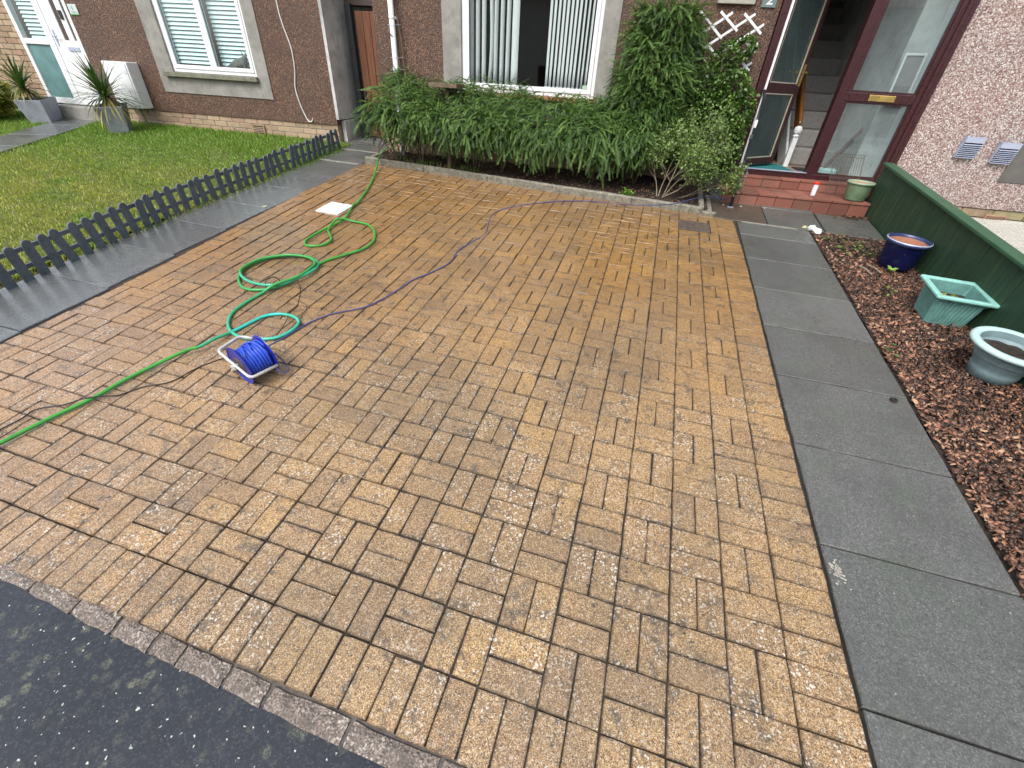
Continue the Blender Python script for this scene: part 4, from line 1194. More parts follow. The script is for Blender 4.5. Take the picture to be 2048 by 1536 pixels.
# ------------------------------------------------------------------ white door set of the left house
WD = obj('door_frame', MB().box(-10.52, -10.455, YL - 0.005, YL + 0.07, 0.88, 3.06).box(-9.985, -9.87, YL - 0.005, YL + 0.07, 0.96, 3.0).box(-9.42, -9.362, YL - 0.005, YL + 0.07, 0.96, 3.06)
         .box(-10.455, -9.42, YL - 0.005, YL + 0.07, 0.88, 0.96).box(-10.455, -9.985, YL - 0.004, YL + 0.07, 1.665, 1.735).box(-10.455, -9.42, YL - 0.005, YL + 0.07, 3.0, 3.06), M_['white'], H2, I2, bevel=0.004)
obj('pane', MB().box(-10.46, -9.98, YL + 0.02, YL + 0.026, 0.955, 1.67), M_['frost'], WD)
obj('pane', MB().box(-10.46, -9.98, YL + 0.02, YL + 0.026, 1.73, 3.0), M_['window_l'], WD)
ld = MB().box(-9.868, -9.422, YL + 0.004, YL + 0.05, 0.965, 1.735).box(-9.868, -9.660, YL + 0.004, YL + 0.05, 1.735, 2.998).box(-9.575, -9.475, YL + 0.004, YL + 0.05, 1.735, 2.998).box(-9.80, -9.50, YL - 0.004, YL + 0.006, 1.03, 1.55)
WL = obj('front_door', ld, M_['white'], H2, I2, bevel=0.005)
obj('pane', MB().box(-9.66, -9.575, YL + 0.02, YL + 0.03, 1.735, 2.998).box(-9.475, -9.422, YL + 0.02, YL + 0.03, 1.735, 2.998), M_['interiordark'], WL)
obj('letter_plate', MB().box(-9.66, -9.45, YL - 0.006, YL + 0.006, 1.60, 1.655), M_['silver'], WL, bevel=0.003)
obj('handle', MB().box(-9.83, -9.805, YL - 0.006, YL + 0.006, 1.66, 1.86).tube([(-9.818, YL, 1.78), (-9.818, YL - 0.04, 1.78), (-9.72, YL - 0.045, 1.78)], 0.009, 8), M_['silver'], WL)
obj('knocker', MB().box(-9.552, -9.50, YL - 0.012, YL + 0.004, 1.985, 2.095), M_['black'], WL, bevel=0.004)

# small plaque beside the white door
pq = tag(obj('house_sign', MB().box(-0.075, 0.075, -0.012, 0, -0.062, 0.062), plain('pale_plaque', (0.55, 0.62, 0.60), 0.5), None, T(-9.25, YL - 0.001, 2.108), bevel=0.003), 'small pale plaque with green edge on the wall right of the white door', 'sign')
obj('green_line', MB().box(-0.068, 0.068, -0.0135, -0.0118, -0.058, -0.046), plain('green_line', (0.10, 0.45, 0.10), 0.6), pq)
obj('mark', MB().box(-0.012, 0.004, -0.0135, -0.0118, -0.01, 0.045).box(-0.045, 0.045, -0.0135, -0.0118, -0.034, -0.022), plain('grey_mark', (0.28, 0.33, 0.36), 0.6), pq)

# number plaque and cement panel by our door
np_ = thing('number_plaque', 'grey green plaque with a white 2 left of the mahogany frame', 'sign', T(0.325, YO - 0.001, 2.45))
obj('plate', MB().box(-0.072, 0.072, -0.014, 0, -0.085, 0.09), M_['plaque'], np_, bevel=0.003)
tc = bpy.data.curves.new('numeral', 'FONT'); tc.body = '2'; tc.size = 0.15; tc.extrude = 0.0012; tc.align_x = 'CENTER'; tc.shear = 0.25
to = bpy.data.objects.new('numeral', tc); COL.objects.link(to)
dg = bpy.context.evaluated_depsgraph_get()
me = bpy.data.meshes.new_from_object(to.evaluated_get(dg)); bpy.data.objects.remove(to)
me.materials.clear(); me.materials.append(M_['whitepaint'])
link('numeral', me, np_, T(0.0, -0.0155, -0.062) @ RX(R(90)))
tag(obj('wall_panel', MB().box(-0.20, 0.185, -0.045, 0, 0, 0.32), M_['cement'], None, T(-0.005, YO - 0.001, 2.382), bevel=0.006), 'pale cement panel on the wall between the trellis and the number plaque', 'panel')

# meter box
bx = thing('meter_box', 'white meter box on the brown wall beside the spiky plant', 'meter box', T(-8.68, YL, 0.91))
obj('case', MB().box(-0.225, 0.225, -0.205, -0.001, 0.0, 0.60), M_['white'], bx, bevel=0.012)
obj('door', MB().box(-0.195, 0.195, -0.214, -0.2055, 0.03, 0.57), M_['white'], bx, bevel=0.003)
obj('hinge_gap', frame_rect(MB(), -0.200, 0.200, 0.025, 0.575, 0.0045, -0.2085, -0.2055), M_['silver'], bx)
for z in (0.14, 0.46): obj('latch', MB().lathe([(0.010, 0), (0.010, 0.006), (0.001, 0.007)], 10), M_['silver'], bx, T(0.165, -0.214, z) @ RX(R(90)))
obj('pipe', MB().tube([(0.05, -0.10, 0.0), (0.10, -0.11, -0.30)], 0.016, 8), M_['sill'], bx)
obj('cable', MB().tube([(0.20, -0.06, 0.0), (0.22, -0.05, -0.2), (0.26, -0.05, -0.28)], 0.004, 6), M_['silver'], bx)

# air bricks and the two louvred vents
def airbrick(x, yf, z, wd, ht, rows, cols, mat, label, horiz=False):
    t = thing('air_brick', label, 'air brick', T(x, yf, z))
    mb = MB(); frame_rect(mb, -wd / 2, wd / 2, -ht / 2, ht / 2, 0.014, -0.012, 0.03)
    obj('frame', mb, M_[mat], t)
    obj('recess', MB().box(-wd / 2 + .013, wd / 2 - .013, -0.007, 0.02, -ht / 2 + .013, ht / 2 - .013), M_['black'], t)
    iw, ih = wd - 0.028, ht - 0.028
    for r_ in range(rows - 1):
        z_ = -ih / 2 + ih * (r_ + 1) / rows
        obj('bar', MB().box(-iw / 2, iw / 2, -0.0115, -0.0075, z_ - 0.0055, z_ + 0.0055), M_[mat], t)
    if cols:
        mb = MB()
        for c_ in range(cols - 1):
            x_ = -iw / 2 + iw * (c_ + 1) / cols; mb.box(x_ - 0.004, x_ + 0.004, -0.0105, -0.0076, -ih / 2, ih / 2)
        obj('mullions', mb, M_[mat], t)
airbrick(-6.60, YL - 0.002, 0.735, 0.215, 0.14, 5, 0, 'stonebrick', 'brown slotted air brick low in the sandy brick course of the left house')
airbrick(3.62, YR - 0.002, 0.47, 0.225, 0.16, 3, 12, 'terracotta', 'terracotta air brick low on the pebbledashed house beyond the fence')
def louvre(x, z, label):
    t = thing('louvre_vent', label, 'vent', T(x, YR - 0.002, z), 'louvred vents on the pebbledashed wall')
    wd, ht = 0.195, 0.205
    # side cheeks, hood and sloping front
    mb = MB()
    for s_ in (-1, 1):
        xx = s_ * wd / 2
        mb.prism([(-0.001, 0), (-0.001, ht), (-0.055, ht - 0.004), (-0.030, 0)], -0.003, 0.003, T(xx, 0, 0) @ Matrix(((0, 0, 1, 0), (1, 0, 0, 0), (0, 1, 0, 0), (0, 0, 0, 1))))
    mb.box(-wd / 2 - .003, wd / 2 + .003, -0.058, -0.001, ht - 0.004, ht + 0.002)
    obj('case', mb, M_['silver'], t)
    obj('hood', MB().box(-wd / 2 + .003, wd / 2 - .003, -0.057, -0.052, ht - 0.055, ht - 0.005), M_['silver'], t)
    obj('backing', MB().box(-wd / 2 + .003, wd / 2 - .003, -0.018, -0.010, 0, ht - 0.055), M_['black'], t)
    for k in range(8):
        zz = 0.006 + k * 0.0185
        obj('slat', MB().box(-wd / 2 + .003, wd / 2 - .003, -0.016, 0.0, -0.0015, 0.0015, T(0, -0.030 - 0.0028 * k, zz) @ RX(R(32))), M_['silver'], t)
louvre(2.915, 1.125, 'grey louvred vent on the pebbledashed wall, nearer the door frame')
louvre(3.285, 1.095, 'grey louvred vent on the pebbledashed wall, nearer the dark grey band')

# white cable on the brown wall
cp = [(-5.815, 3.2), (-5.824, 2.31), (-5.80, 2.05), (-5.74, 1.80), (-5.75, 1.55), (-5.80, 1.33), (-5.775, 1.13), (-5.72, 0.97), (-5.69, 0.918), (-5.645, 0.905), (-5.615, 0.925), (-5.60, 0.955)]
cp2 = [(x_, YL - 0.010 - (0.012 if i > 8 else 0), z_) for i, (x_, z_) in enumerate(cp)]
tag(obj('white_cable', MB().tube(catmull(cp2, 6), 0.0072, 6), M_['whitepaint'], None), 'white cable hanging down the brown wall above the picket fence', 'cable')

# alley gate and black pole
AG = thing('alley_gate', 'brown boarded wooden gate in the alley between the houses', 'gate', T(-4.62, 6.93, gz(-4.62, 6.93)))
si = AG.matrix_world.inverted()
nb = 6
for k in range(nb):
    a_ = -4.96 + 0.70 * k / nb
    obj('plank', MB().box(a_ + 0.003, a_ + 0.70 / nb - 0.003, 6.935, 6.955, 0.72, 2.27), M_['gatewood'], AG, si, bevel=0.003)
obj('rail', MB().box(-4.96, -4.27, 6.956, 6.99, 2.0, 2.1).box(-4.96, -4.27, 6.956, 6.99, 0.9, 1.0), M_['gatewood'], AG, si)
obj('handle', MB().box(-4.935, -4.915, 6.918, 6.934, 1.20, 1.36), M_['black'], AG, si, bevel=0.003)
tag(obj('gate_post', MB().box(-0.045, 0.045, -0.045, 0.045, 0, 1.64), M_['black'], None, T(-5.02, 6.90, 0.70), bevel=0.004), 'black post at the left of the brown alley gate', 'post')

# downpipe
dp = thing('downpipe', 'white downpipe on the corner of the brown house by the hedge', 'downpipe', T(-3.955, 6.03, gz(-3.955, 6.03)))
si = dp.matrix_world.inverted()
obj('pipe', MB().tube([(-3.985, 6.03, 5.2), (-3.985, 6.03, 0.86), (-3.975, 6.0, 0.72), (-3.965, 5.975, 0.63)], 0.034, 14), M_['whitepaint'], dp, si, smooth=True)
for z in (2.13, 1.62): obj('bracket', MB().lathe([(0.0355, 0), (0.0375, 0.004), (0.0375, 0.022), (0.0355, 0.026)], 16, (-3.985, 6.03, z)).box(-4.03, -3.94, 6.062, 6.108, z, z + 0.026), M_['whitepaint'], dp, si)

# ================================================================== FOLIAGE
def rotm(az, pitch, roll, n):        # stack of rotation matrices, local x -> direction
    ca, sa, cp, sp, cr, sr = np.cos(az), np.sin(az), np.cos(pitch), np.sin(pitch), np.cos(roll), np.sin(roll)
    Rz = np.zeros((n, 3, 3)); Rz[:, 0, 0] = ca; Rz[:, 0, 1] = -sa; Rz[:, 1, 0] = sa; Rz[:, 1, 1] = ca; Rz[:, 2, 2] = 1
    Ry = np.zeros((n, 3, 3)); Ry[:, 0, 0] = cp; Ry[:, 0, 2] = -sp; Ry[:, 2, 0] = sp; Ry[:, 2, 2] = cp; Ry[:, 1, 1] = 1
    Rx = np.zeros((n, 3, 3)); Rx[:, 0, 0] = 1; Rx[:, 1, 1] = cr; Rx[:, 1, 2] = -sr; Rx[:, 2, 1] = sr; Rx[:, 2, 2] = cr
    return Rz @ Ry @ Rx
def spray(seed, pairs=30, ll=0.085, droop=1.5):
    r = random.Random(seed)
    V = []; F = []
    def cur(t):
        ang = -droop * t * t * 0.75
        x = 0; z = 0; N = 12; w_ = 0
        for i in range(N):
            tt = t * (i + .5) / N; a_ = -droop * tt * 0.9
            x += math.cos(a_) * t / N; z += math.sin(a_) * t / N; w_ += 0.10 * math.sin(tt * 5 + seed) * t / N
        return Vector((x, w_, z))
    P = [cur(i / 6) for i in range(7)]
    for i, p in enumerate(P):
        q = 0.009 * (1 - i / 8)
        V += [(p.x, p.y + q, p.z), (p.x, p.y - q, p.z)]
    for i in range(6): F.append((2 * i, 2 * i + 1, 2 * i + 3, 2 * i + 2))
    for k in range(pairs):
        t = 0.10 + 0.90 * (k + r.uniform(-.3, .3)) / pairs
        t = min(t, 0.99)
        p = cur(t); d = (cur(min(1, t + .02)) - cur(t - .02)).normalized()
        side = Vector((0, 1, 0)); up = d.cross(side) * -1
        L = ll * (1.0 - 0.45 * t) * r.uniform(0.75, 1.15)
        for s_ in (-1, 1, 0):
            v = (d * r.uniform(0.45, 0.9) + side * (s_ * r.uniform(0.7, 1.0) if s_ else r.uniform(-.35, .35)) + up * (r.uniform(0.0, 0.5) if s_ else 1.0)).normalized()
            wv = v.cross(up + side * r.uniform(-.4, .4)).normalized() * L * 0.19
            o = len(V)
            V += [tuple(p), tuple(p + v * L * .5 + wv), tuple(p + v * L), tuple(p + v * L * .5 - wv)]
            F.append((o, o + 1, o + 2, o + 3))
    o = len(V)
    return np.array([tuple(v) for v in V]), np.array(F)
SPR = [spray(k, droop=d) for k, d in enumerate((0.3, 0.7, 1.0, 1.3, 0.5, 1.6))]
def scatter(items, pos, az, pitch, roll, scale, var, which):
    Vs, Fs, As = [], [], []; off = 0
    for k, (V, F) in enumerate(items):
        ix = np.where(which == k)[0]
        if not len(ix): continue
        Rm_ = rotm(az[ix], pitch[ix], roll[ix], len(ix))
        W = np.einsum('nij,vj->nvi', Rm_, V) * scale[ix][:, None, None] + pos[ix][:, None, :]
        Vs.append(W.reshape(-1, 3))
        Fs.append((F[None] + (np.arange(len(ix)) * len(V))[:, None, None] + off).reshape(-1, F.shape[1]))
        As.append(np.repeat(var[ix], len(F)) + 0.10 * (rng.random(len(ix) * len(F)) - 0.5))
        off += len(ix) * len(V)
    return np.concatenate(Vs), np.concatenate(Fs), np.concatenate(As)
def spray_obj(name, parent, inv, pos, az, pitch, scale, var, mat='sprayleaf'):
    n = len(pos)
    V, F, A = scatter(SPR, pos, az, pitch, rng.normal(0, 0.45, n), scale, var, rng.integers(0, 6, n))
    return link(name, np_mesh(name, V, F, M_[mat], A), parent, inv)

# ---- low hedge in front of the window
HG = thing('hedge', 'low dark green hedge of arching sprays under the living room window', 'hedge', T(-2.5, 5.75, gz(-2.5, 5.75)))
si = HG.matrix_world.inverted()
def hedge():
    # canopy top: slopes from the wall down to the front, then a hanging curtain
    n = 3000
    x = -4.10 + 3.43 * rng.random(n); y = 5.28 + 0.76 * rng.random(n) ** 0.9
    t = (y - 5.28) / 0.76
    lump = 0.04 * np.sin(x * 4.3) + 0.03 * np.sin(x * 9.1 + y * 6)
    top = 1.21 + 0.35 * t + lump - 0.10 * np.clip((-3.7 - x) / 0.5, 0, 1) * (1 - t) - 0.02 * (x + 2.5) + 0.05 * np.clip((-2.8 - x) / 0.3, 0, 1)
    z = top - 0.10 * rng.random(n) ** 1.5 - 0.05
    az = rng.normal(-math.pi / 2, 0.75, n); az = np.where(rng.random(n) < 0.12, rng.random(n) * 6.28, az)
    pitch = rng.normal(0.30, 0.30, n)
    sc_ = 0.13 + 0.12 * rng.random(n)
    var = np.clip(0.60 + 0.22 * rng.standard_normal(n), 0, 1)
    P1 = (np.stack([x, y, z], -1), az, pitch, sc_, var)
    n = 420
    x = -4.1 + 3.3 * rng.random(n); P4 = (np.stack([x, 5.92 + .13 * rng.random(n), 1.22 + 0.16 * rng.random(n)], -1), rng.normal(-1.57, 1.0, n), rng.normal(0.55, .35, n), 0.15 + .10 * rng.random(n), np.clip(.6 + .2 * rng.standard_normal(n), 0, 1))
    # curtain
    n = 1500
    x = -4.10 + 3.45 * rng.random(n)
    low = 0.98 - 0.17 * np.clip((x + 3.6) / 1.9, 0, 1) + 0.05 * np.sin(x * 7) + 0.04 * np.sin(x * 17)
    z = low + 0.12 + (1.08 - low) * rng.random(n)
    y = 5.34 - 0.08 * np.sin((z - low) * 3) + 0.16 * rng.random(n) + 0.03 * np.sin(x * 5)
    az = rng.normal(-math.pi / 2, 0.55, n); pitch = rng.normal(-0.35, 0.35, n)
    az = np.where(x < -3.9, az - 0.9 * rng.random(n), az); z = np.where((x < -3.75) & (z < 1.14), z + 0.14, z)
    sc_ = 0.18 + 0.17 * rng.random(n)
    var = np.clip(0.50 + 0.22 * rng.standard_normal(n), 0, 1)
    P2 = (np.stack([x, y, z], -1), az, pitch, sc_, var)
    # inner fill
    n = 900
    x = -4.15 + 3.4 * rng.random(n); y = 5.45 + 0.55 * rng.random(n); z = 0.86 + 0.32 * rng.random(n)
    P3 = (np.stack([x, y, z], -1), rng.random(n) * 6.28, rng.normal(0, .4, n), 0.2 + 0.1 * rng.random(n), np.clip(0.3 + .15 * rng.standard_normal(n), 0, 1))
    C = [np.concatenate([a_[i] for a_ in (P1, P2, P3, P4)]) for i in range(5)]
    spray_obj('foliage', HG, si, *C)
    mb = MB(); r_ = random.Random(6)
    for k in range(9):
        bx_ = -4.0 + k * 0.40 + r_.uniform(-.1, .1); g0 = gz(bx_, 5.75)
        for j in range(4):
            tx, ty, tz = bx_ + r_.uniform(-.5, .5), 5.35 + r_.uniform(0, .6), r_.uniform(0.95, 1.25)
            mb.tube(catmull([(bx_, 5.78, g0 - 0.02), (bx_ + (tx - bx_) * .3, 5.75, g0 + 0.2), (tx, ty, tz)], 4), [0.013, 0.012, 0.011, 0.010, 0.008, 0.007, 0.006, 0.005, 0.004], 5)
    obj('branches', mb, M_['bark'], HG, si)
hedge()
# ---- tall shrub trained on the wall
TS = thing('wall_shrub', 'tall dark green shrub of drooping sprays trained up the wall right of the window', 'shrub', T(-0.85, 5.85, gz(-0.85, 5.85)))
si = TS.matrix_world.inverted()
def tall():
    n = 2100
    z = 0.90 + 1.42 * rng.random(n)
    hw = np.interp(z, [0.7, 0.95, 1.2, 1.5, 1.8, 2.1, 2.35], [0.42, 0.46, 0.44, 0.42, 0.42, 0.40, 0.28])
    cx = np.interp(z, [0.7, 1.0, 1.5, 2.0, 2.35], [-0.72, -0.74, -0.76, -0.72, -0.66])
    u = 2 * rng.random(n) - 1
    x = cx + hw * u * 0.86
    dep = np.interp(z, [0.8, 1.2, 1.8, 2.3], [0.55, 0.46, 0.36, 0.22]) * np.sqrt(np.clip(1 - (u * 0.9) ** 2, 0, 1))
    tier = 0.05 * np.sin(z * 13 + x * 5)
    y = 6.07 - dep * (0.55 + 0.45 * rng.random(n)) - tier
    az = -math.pi / 2 + u * 0.8 + rng.normal(0, 0.45, n); pitch = rng.normal(0.15, 0.4, n)
    var = np.clip(0.52 + 0.2 * rng.standard_normal(n) + 0.12 * np.sin(z * 7 + x * 6), 0, 1)
    sc_ = 0.17 + 0.14 * rng.random(n)
    m_ = 260          # upright shoots at the top and left
    zz = 2.0 + 0.32 * rng.random(m_); xx = -0.72 + 0.34 * (2 * rng.random(m_) - 1)
    P = (np.concatenate([np.stack([x, y, z], -1), np.stack([xx, 5.98 - 0.12 * rng.random(m_), zz], -1)]), np.concatenate([az, rng.random(m_) * 6.28]),
         np.concatenate([pitch, rng.normal(0.8, 0.3, m_)]), np.concatenate([sc_, 0.14 + .08 * rng.random(m_)]), np.concatenate([var, np.clip(0.65 + .15 * rng.standard_normal(m_), 0, 1)]))
    spray_obj('foliage', TS, si, *P)
    mb = MB(); r_ = random.Random(9)
    for k in range(12):
        g0 = gz(-0.8, 5.9); tx = -0.75 + r_.uniform(-.4, .4); tz = r_.uniform(1.3, 2.25)
        mb.tube(catmull([(-0.8 + r_.uniform(-.06, .06), 5.9, g0), (-0.78 + (tx + .78) * .5, 5.95, (g0 + tz) / 2), (tx, 5.98, tz)], 5), [0.016 - 0.0011 * i for i in range(11)], 6)
    obj('branches', mb, M_['bark'], TS, si)
tall()

# ---- small round-leaved climber on the trellis
def leafset(seed, n=5):
    r = random.Random(seed); out = []
    for k in range(n):
        w_ = 0.30 + r.uniform(-.04, .06); b = 0.08
        V = np.array([(0, 0, 0), (0.30, w_, b), (0.72, w_ * .85, b * .7), (1, 0, -0.06), (0.72, -w_ * .85, b * .7), (0.30, -w_, b), (0.5, 0, 0.0)])
        F = np.array([(0, 6, 1, 1), (1, 6, 2, 2), (2, 6, 3, 3), (3, 6, 4, 4), (4, 6, 5, 5), (5, 6, 0, 0)])
        out.append((V, F[:, :3]))
    return out
LVS = leafset(1)
def leaf_obj(name, parent, inv, pos, size, var, mat, outward=-math.pi / 2, flat=0.6):
    n = len(pos)
    az = rng.random(n) * 6.28 if outward is None else rng.normal(outward, 1.1, n)
    V, F, A = scatter(LVS, pos, az, rng.normal(-0.2, 0.7, n), rng.normal(0, flat, n), size, var, rng.integers(0, 5, n))
    return link(name, np_mesh(name, V, F, M_[mat], A), parent, inv)
def twig_points(starts, ends, wob, k):
    pass
TR = thing('trellis', 'white diamond trellis on the wall half hidden by the leafy climber', 'trellis', T(0.0, 6.02, 0.9))
si = TR.matrix_world.inverted()
tw = []
def tbar(x0, z0, x1, z1, y):
    dx, dz = x1 - x0, z1 - z0; L = math.hypot(dx, dz)
    obj('lath', MB().box(0, L, -0.004, 0.004, -0.012, 0.012), M_['whitepaint'], TR, si @ T(x0, y, z0) @ RY(-math.atan2(dz, dx)), bevel=0.002)
for (x0, z0, x1, z1) in ((-0.369, 2.31, -0.073, 2.086), (-0.151, 2.312, 0.070, 2.155), (0.095, 2.303, 0.322, 2.139), (-0.204, 2.024, 0.076, 1.823), (0.024, 2.033, 0.313, 1.811), (0.20, 2.06, 0.323, 1.978), (-0.396, 1.172, -0.133, 0.981), (-0.033, 1.26, 0.122, 1.137), (-0.42, 2.10, 0.15, 1.55), (-0.45, 1.80, 0.10, 1.30)):
    tbar(x0, z0, x1, z1, 6.030)
for (x0, z0, x1, z1) in ((-0.40, 2.055, -0.023, 2.308), (-0.36, 1.91, 0.209, 2.303), (-0.049, 1.963, 0.326, 2.22), (-0.10, 1.77, 0.323, 2.058), (-0.10, 1.59, 0.32, 1.889), (-0.355, 0.964, -0.203, 1.086), (-0.35, 1.20, 0.10, 1.52)):
    tbar(x0, z0, x1, z1, 6.040)
CL = thing('climbing_shrub', 'bright green small leaved climber covering the white trellis beside the door', 'climber', T(0.05, 5.95, gz(0.05, 5.95)))
si = CL.matrix_world.inverted()
def climber():
    blobs = [(0.08, 1.30, 0.40, 0.34, 0.30, 2700), (0.12, 1.62, 0.26, 0.22, 0.20, 1100), (-0.08, 1.70, 0.22, 0.20, 0.16, 600), (0.02, 1.95, 0.17, 0.14, 0.10, 420), (0.20, 2.02, 0.11, 0.12, 0.08, 200), (-0.30, 1.52, 0.24, 0.30, 0.16, 800),
             (0.22, 1.02, 0.28, 0.26, 0.28, 1100), (-0.22, 1.05, 0.28, 0.28, 0.28, 1000), (0.02, 0.95, 0.34, 0.24, 0.36, 1200), (0.34, 1.45, 0.16, 0.22, 0.18, 420), (-0.33, 1.95, 0.12, 0.16, 0.1, 160)]
    P = []; Vr = []
    for (cx, cz, rx, rz, ry, n) in blobs:
        d = rng.standard_normal((n, 3)); d /= np.linalg.norm(d, axis=1)[:, None]
        r_ = (0.55 + 0.5 * rng.random(n) ** 0.6)
        p = np.stack([cx + d[:, 0] * rx * r_, 6.0 - np.abs(d[:, 1]) * ry * r_, cz + d[:, 2] * rz * r_], -1)
        P.append(p); Vr.append(np.clip(0.45 + 0.2 * rng.standard_normal(n) + 0.25 * (r_ - 0.8) + 0.15 * np.sin(p[:, 0] * 23 + p[:, 2] * 19), 0, 1))
    P = np.concatenate(P); Vr = np.concatenate(Vr)
    hole = (np.sin(P[:, 0] * 21 + 1) * np.sin(P[:, 2] * 17 + 2) > 0.72) | (((P[:, 0] + 0.02) ** 2 + (P[:, 2] - 1.16) ** 2) < 0.012)
    dead = ((P[:, 0] - 0.10) ** 2 / 0.02 + (P[:, 2] - 1.13) ** 2 / 0.008 < 1)
    k = ~hole & ~dead
    k &= P[:, 0] < 0.52 - 0.10 * (P[:, 2] - 1)
    leaf_obj('foliage', CL, si, P[k], 0.030 + 0.020 * rng.random(k.sum()), Vr[k], 'roundleaf')
    leaf_obj('dead_foliage', CL, si, P[dead & ~hole], 0.022 + 0.015 * rng.random((dead & ~hole).sum()), rng.random((dead & ~hole).sum()) * .8, 'deadleaf')
    mb = MB(); r_ = random.Random(12)
    for k in range(30):
        ex, ez = r_.uniform(-0.4, 0.4), r_.uniform(1.0, 2.1)
        bx_ = r_.uniform(-.05, .15)
        mb.tube(catmull([(bx_, 5.92, gz(0, 5.92)), (bx_ + (ex - bx_) * .4 + r_.uniform(-.1, .1), 5.93, 0.55 + (ez - .55) * .5), (ex, 5.95 - r_.uniform(0, .12), ez)], 5), [0.009 - 0.0007 * i for i in range(11)], 5)
    obj('branches', mb, M_['bark'], CL, si)
climber()
# ---- loose pale shrub at the end of the bed
PS = thing('loose_shrub', 'loose pale green shrub with bare forked stems at the right end of the bed', 'shrub', T(-0.35, 5.35, gz(-0.35, 5.35)))
si = PS.matrix_world.inverted()
def loose():
    r_ = random.Random(31); mb = MB(); tips = []
    def grow(p, d, L, rad, lev):
        n = 4; pts = [Vector(p)]; dd = Vector(d).normalized()
        for i in range(n):
            dd = (dd + Vector((r_.uniform(-.22, .22), r_.uniform(-.22, .22), r_.uniform(-.12, .16)))).normalized()
            pts.append(pts[-1] + dd * L / n)
        mb.tube(pts, [rad * (1 - 0.12 * i) for i in range(n + 1)], 5)
        if lev >= 2: tips.extend(pts[1:])
        if lev < 3:
            for k in range(3 if lev else 3):
                q = pts[r_.choice([2, 3, 4])]
                a_ = r_.uniform(0, 6.28)
                nd = (dd + Vector((math.cos(a_), math.sin(a_) * 0.8, r_.uniform(-.2, .7))) * 0.75).normalized()
                grow(q, nd, L * r_.uniform(0.5, 0.75), rad * 0.55, lev + 1)
        else: tips.append(pts[-1])
    b = Vector((-0.42, 5.30, gz(-0.42, 5.30)))
    for (dx, dy, dz, L) in ((-0.1, 0.1, 1, 0.40), (0.35, 0.25, 1, 0.5), (0.9, -0.05, 0.55, 0.48), (0.6, 0.0, 0.9, 0.5), (1.0, 0.1, 0.25, 0.45), (0.15, -0.05, 1, 0.45)):
        grow(b + Vector((r_.uniform(-.03, .03), r_.uniform(-.03, .03), 0)), (dx, dy, dz), L, 0.0085, 0)
    obj('branches', mb, M_['palebark'], PS, si)
    Tn = np.array([tuple(t) for t in tips])
    k = rng.integers(0, len(Tn), 6500)
    P = Tn[k] + rng.normal(0, 0.040, (6500, 3))
    keep = (P[:, 0] < 0.42) & (P[:, 2] > 0.62)
    P = P[keep]
    leaf_obj('foliage', PS, si, P, 0.020 + 0.016 * rng.random(len(P)), np.clip(rng.random(len(P)), 0, 1), 'paleleaf', None, 1.0)
loose()

# ---- lime green self-sown plants
def seedling(name, x, y, z, n, spread, size, label, mat='limeleaf'):
    t = thing(name, label, 'plant', T(x, y, z)); 
    k = np.stack([rng.normal(0, spread, n), rng.normal(0, spread, n), np.abs(rng.normal(spread, spread * .6, n))], -1)
    leaf_obj('leaves', t, None, k, size * (0.7 + 0.6 * rng.random(n)), rng.random(n), mat, None, 0.4)
    mb = MB()
    for q in k[::4]: mb.tube([(0, 0, 0), tuple(q * .6), tuple(q)], 0.0015, 4)
    obj('stems', mb, M_['limeleaf'], t)
    return t
seedling('self_sown_plant', -1.60, 5.72, 1.22, 60, 0.07, 0.05, 'lime green plant poking through the right end of the hedge below the window')
seedling('self_sown_plant', -1.34, 5.55, 1.10, 46, 0.055, 0.05, 'lime green sprig in the hedge nearest the tall wall shrub')
seedling('self_sown_plant', *gw(-1.22, 5.12, 0.04), 60, 0.035, 0.035, 'small lime green plant on the soil under the hedge behind the kerb')

# bare climber stems by the downpipe
BS = thing('bare_climber', 'bare climber stems tied to the wall beside the downpipe', 'climber', T(-3.9, 6.07, gz(-3.9, 6.07)))
si = BS.matrix_world.inverted()
mb = MB()
mb.tube(catmull([(-3.86, 6.05, 1.2), (-3.885, 6.06, 1.57), (-3.892, 6.06, 1.88), (-3.93, 6.07, 2.15), (-3.96, 6.07, 2.31), (-3.99, 6.06, 2.7), (-3.95, 6.07, 3.1)], 5), 0.008, 6)
mb.tube(catmull([(-3.93, 6.05, 1.2), (-3.935, 6.055, 1.62), (-3.95, 6.06, 1.78), (-3.965, 6.03, 1.93), (-3.99, 5.985, 1.97), (-4.025, 5.99, 2.02), (-4.03, 6.06, 2.1)], 5), 0.006, 6)
mb.tube(catmull([(-3.92, 6.06, 1.78), (-3.93, 6.07, 2.0), (-3.96, 6.07, 2.3), (-3.97, 6.07, 2.8)], 5), 0.004, 5)
obj('stems', mb, M_['wood'], BS, si)
mb = MB()
for z in (2.07, 1.745, 1.62): mb.tube([(-4.03, 5.99, z), (-3.95, 5.99, z + 0.003), (-3.88, 6.05, z + 0.008)], 0.0022, 5)
obj('tie', mb, M_['silver'], BS, si)

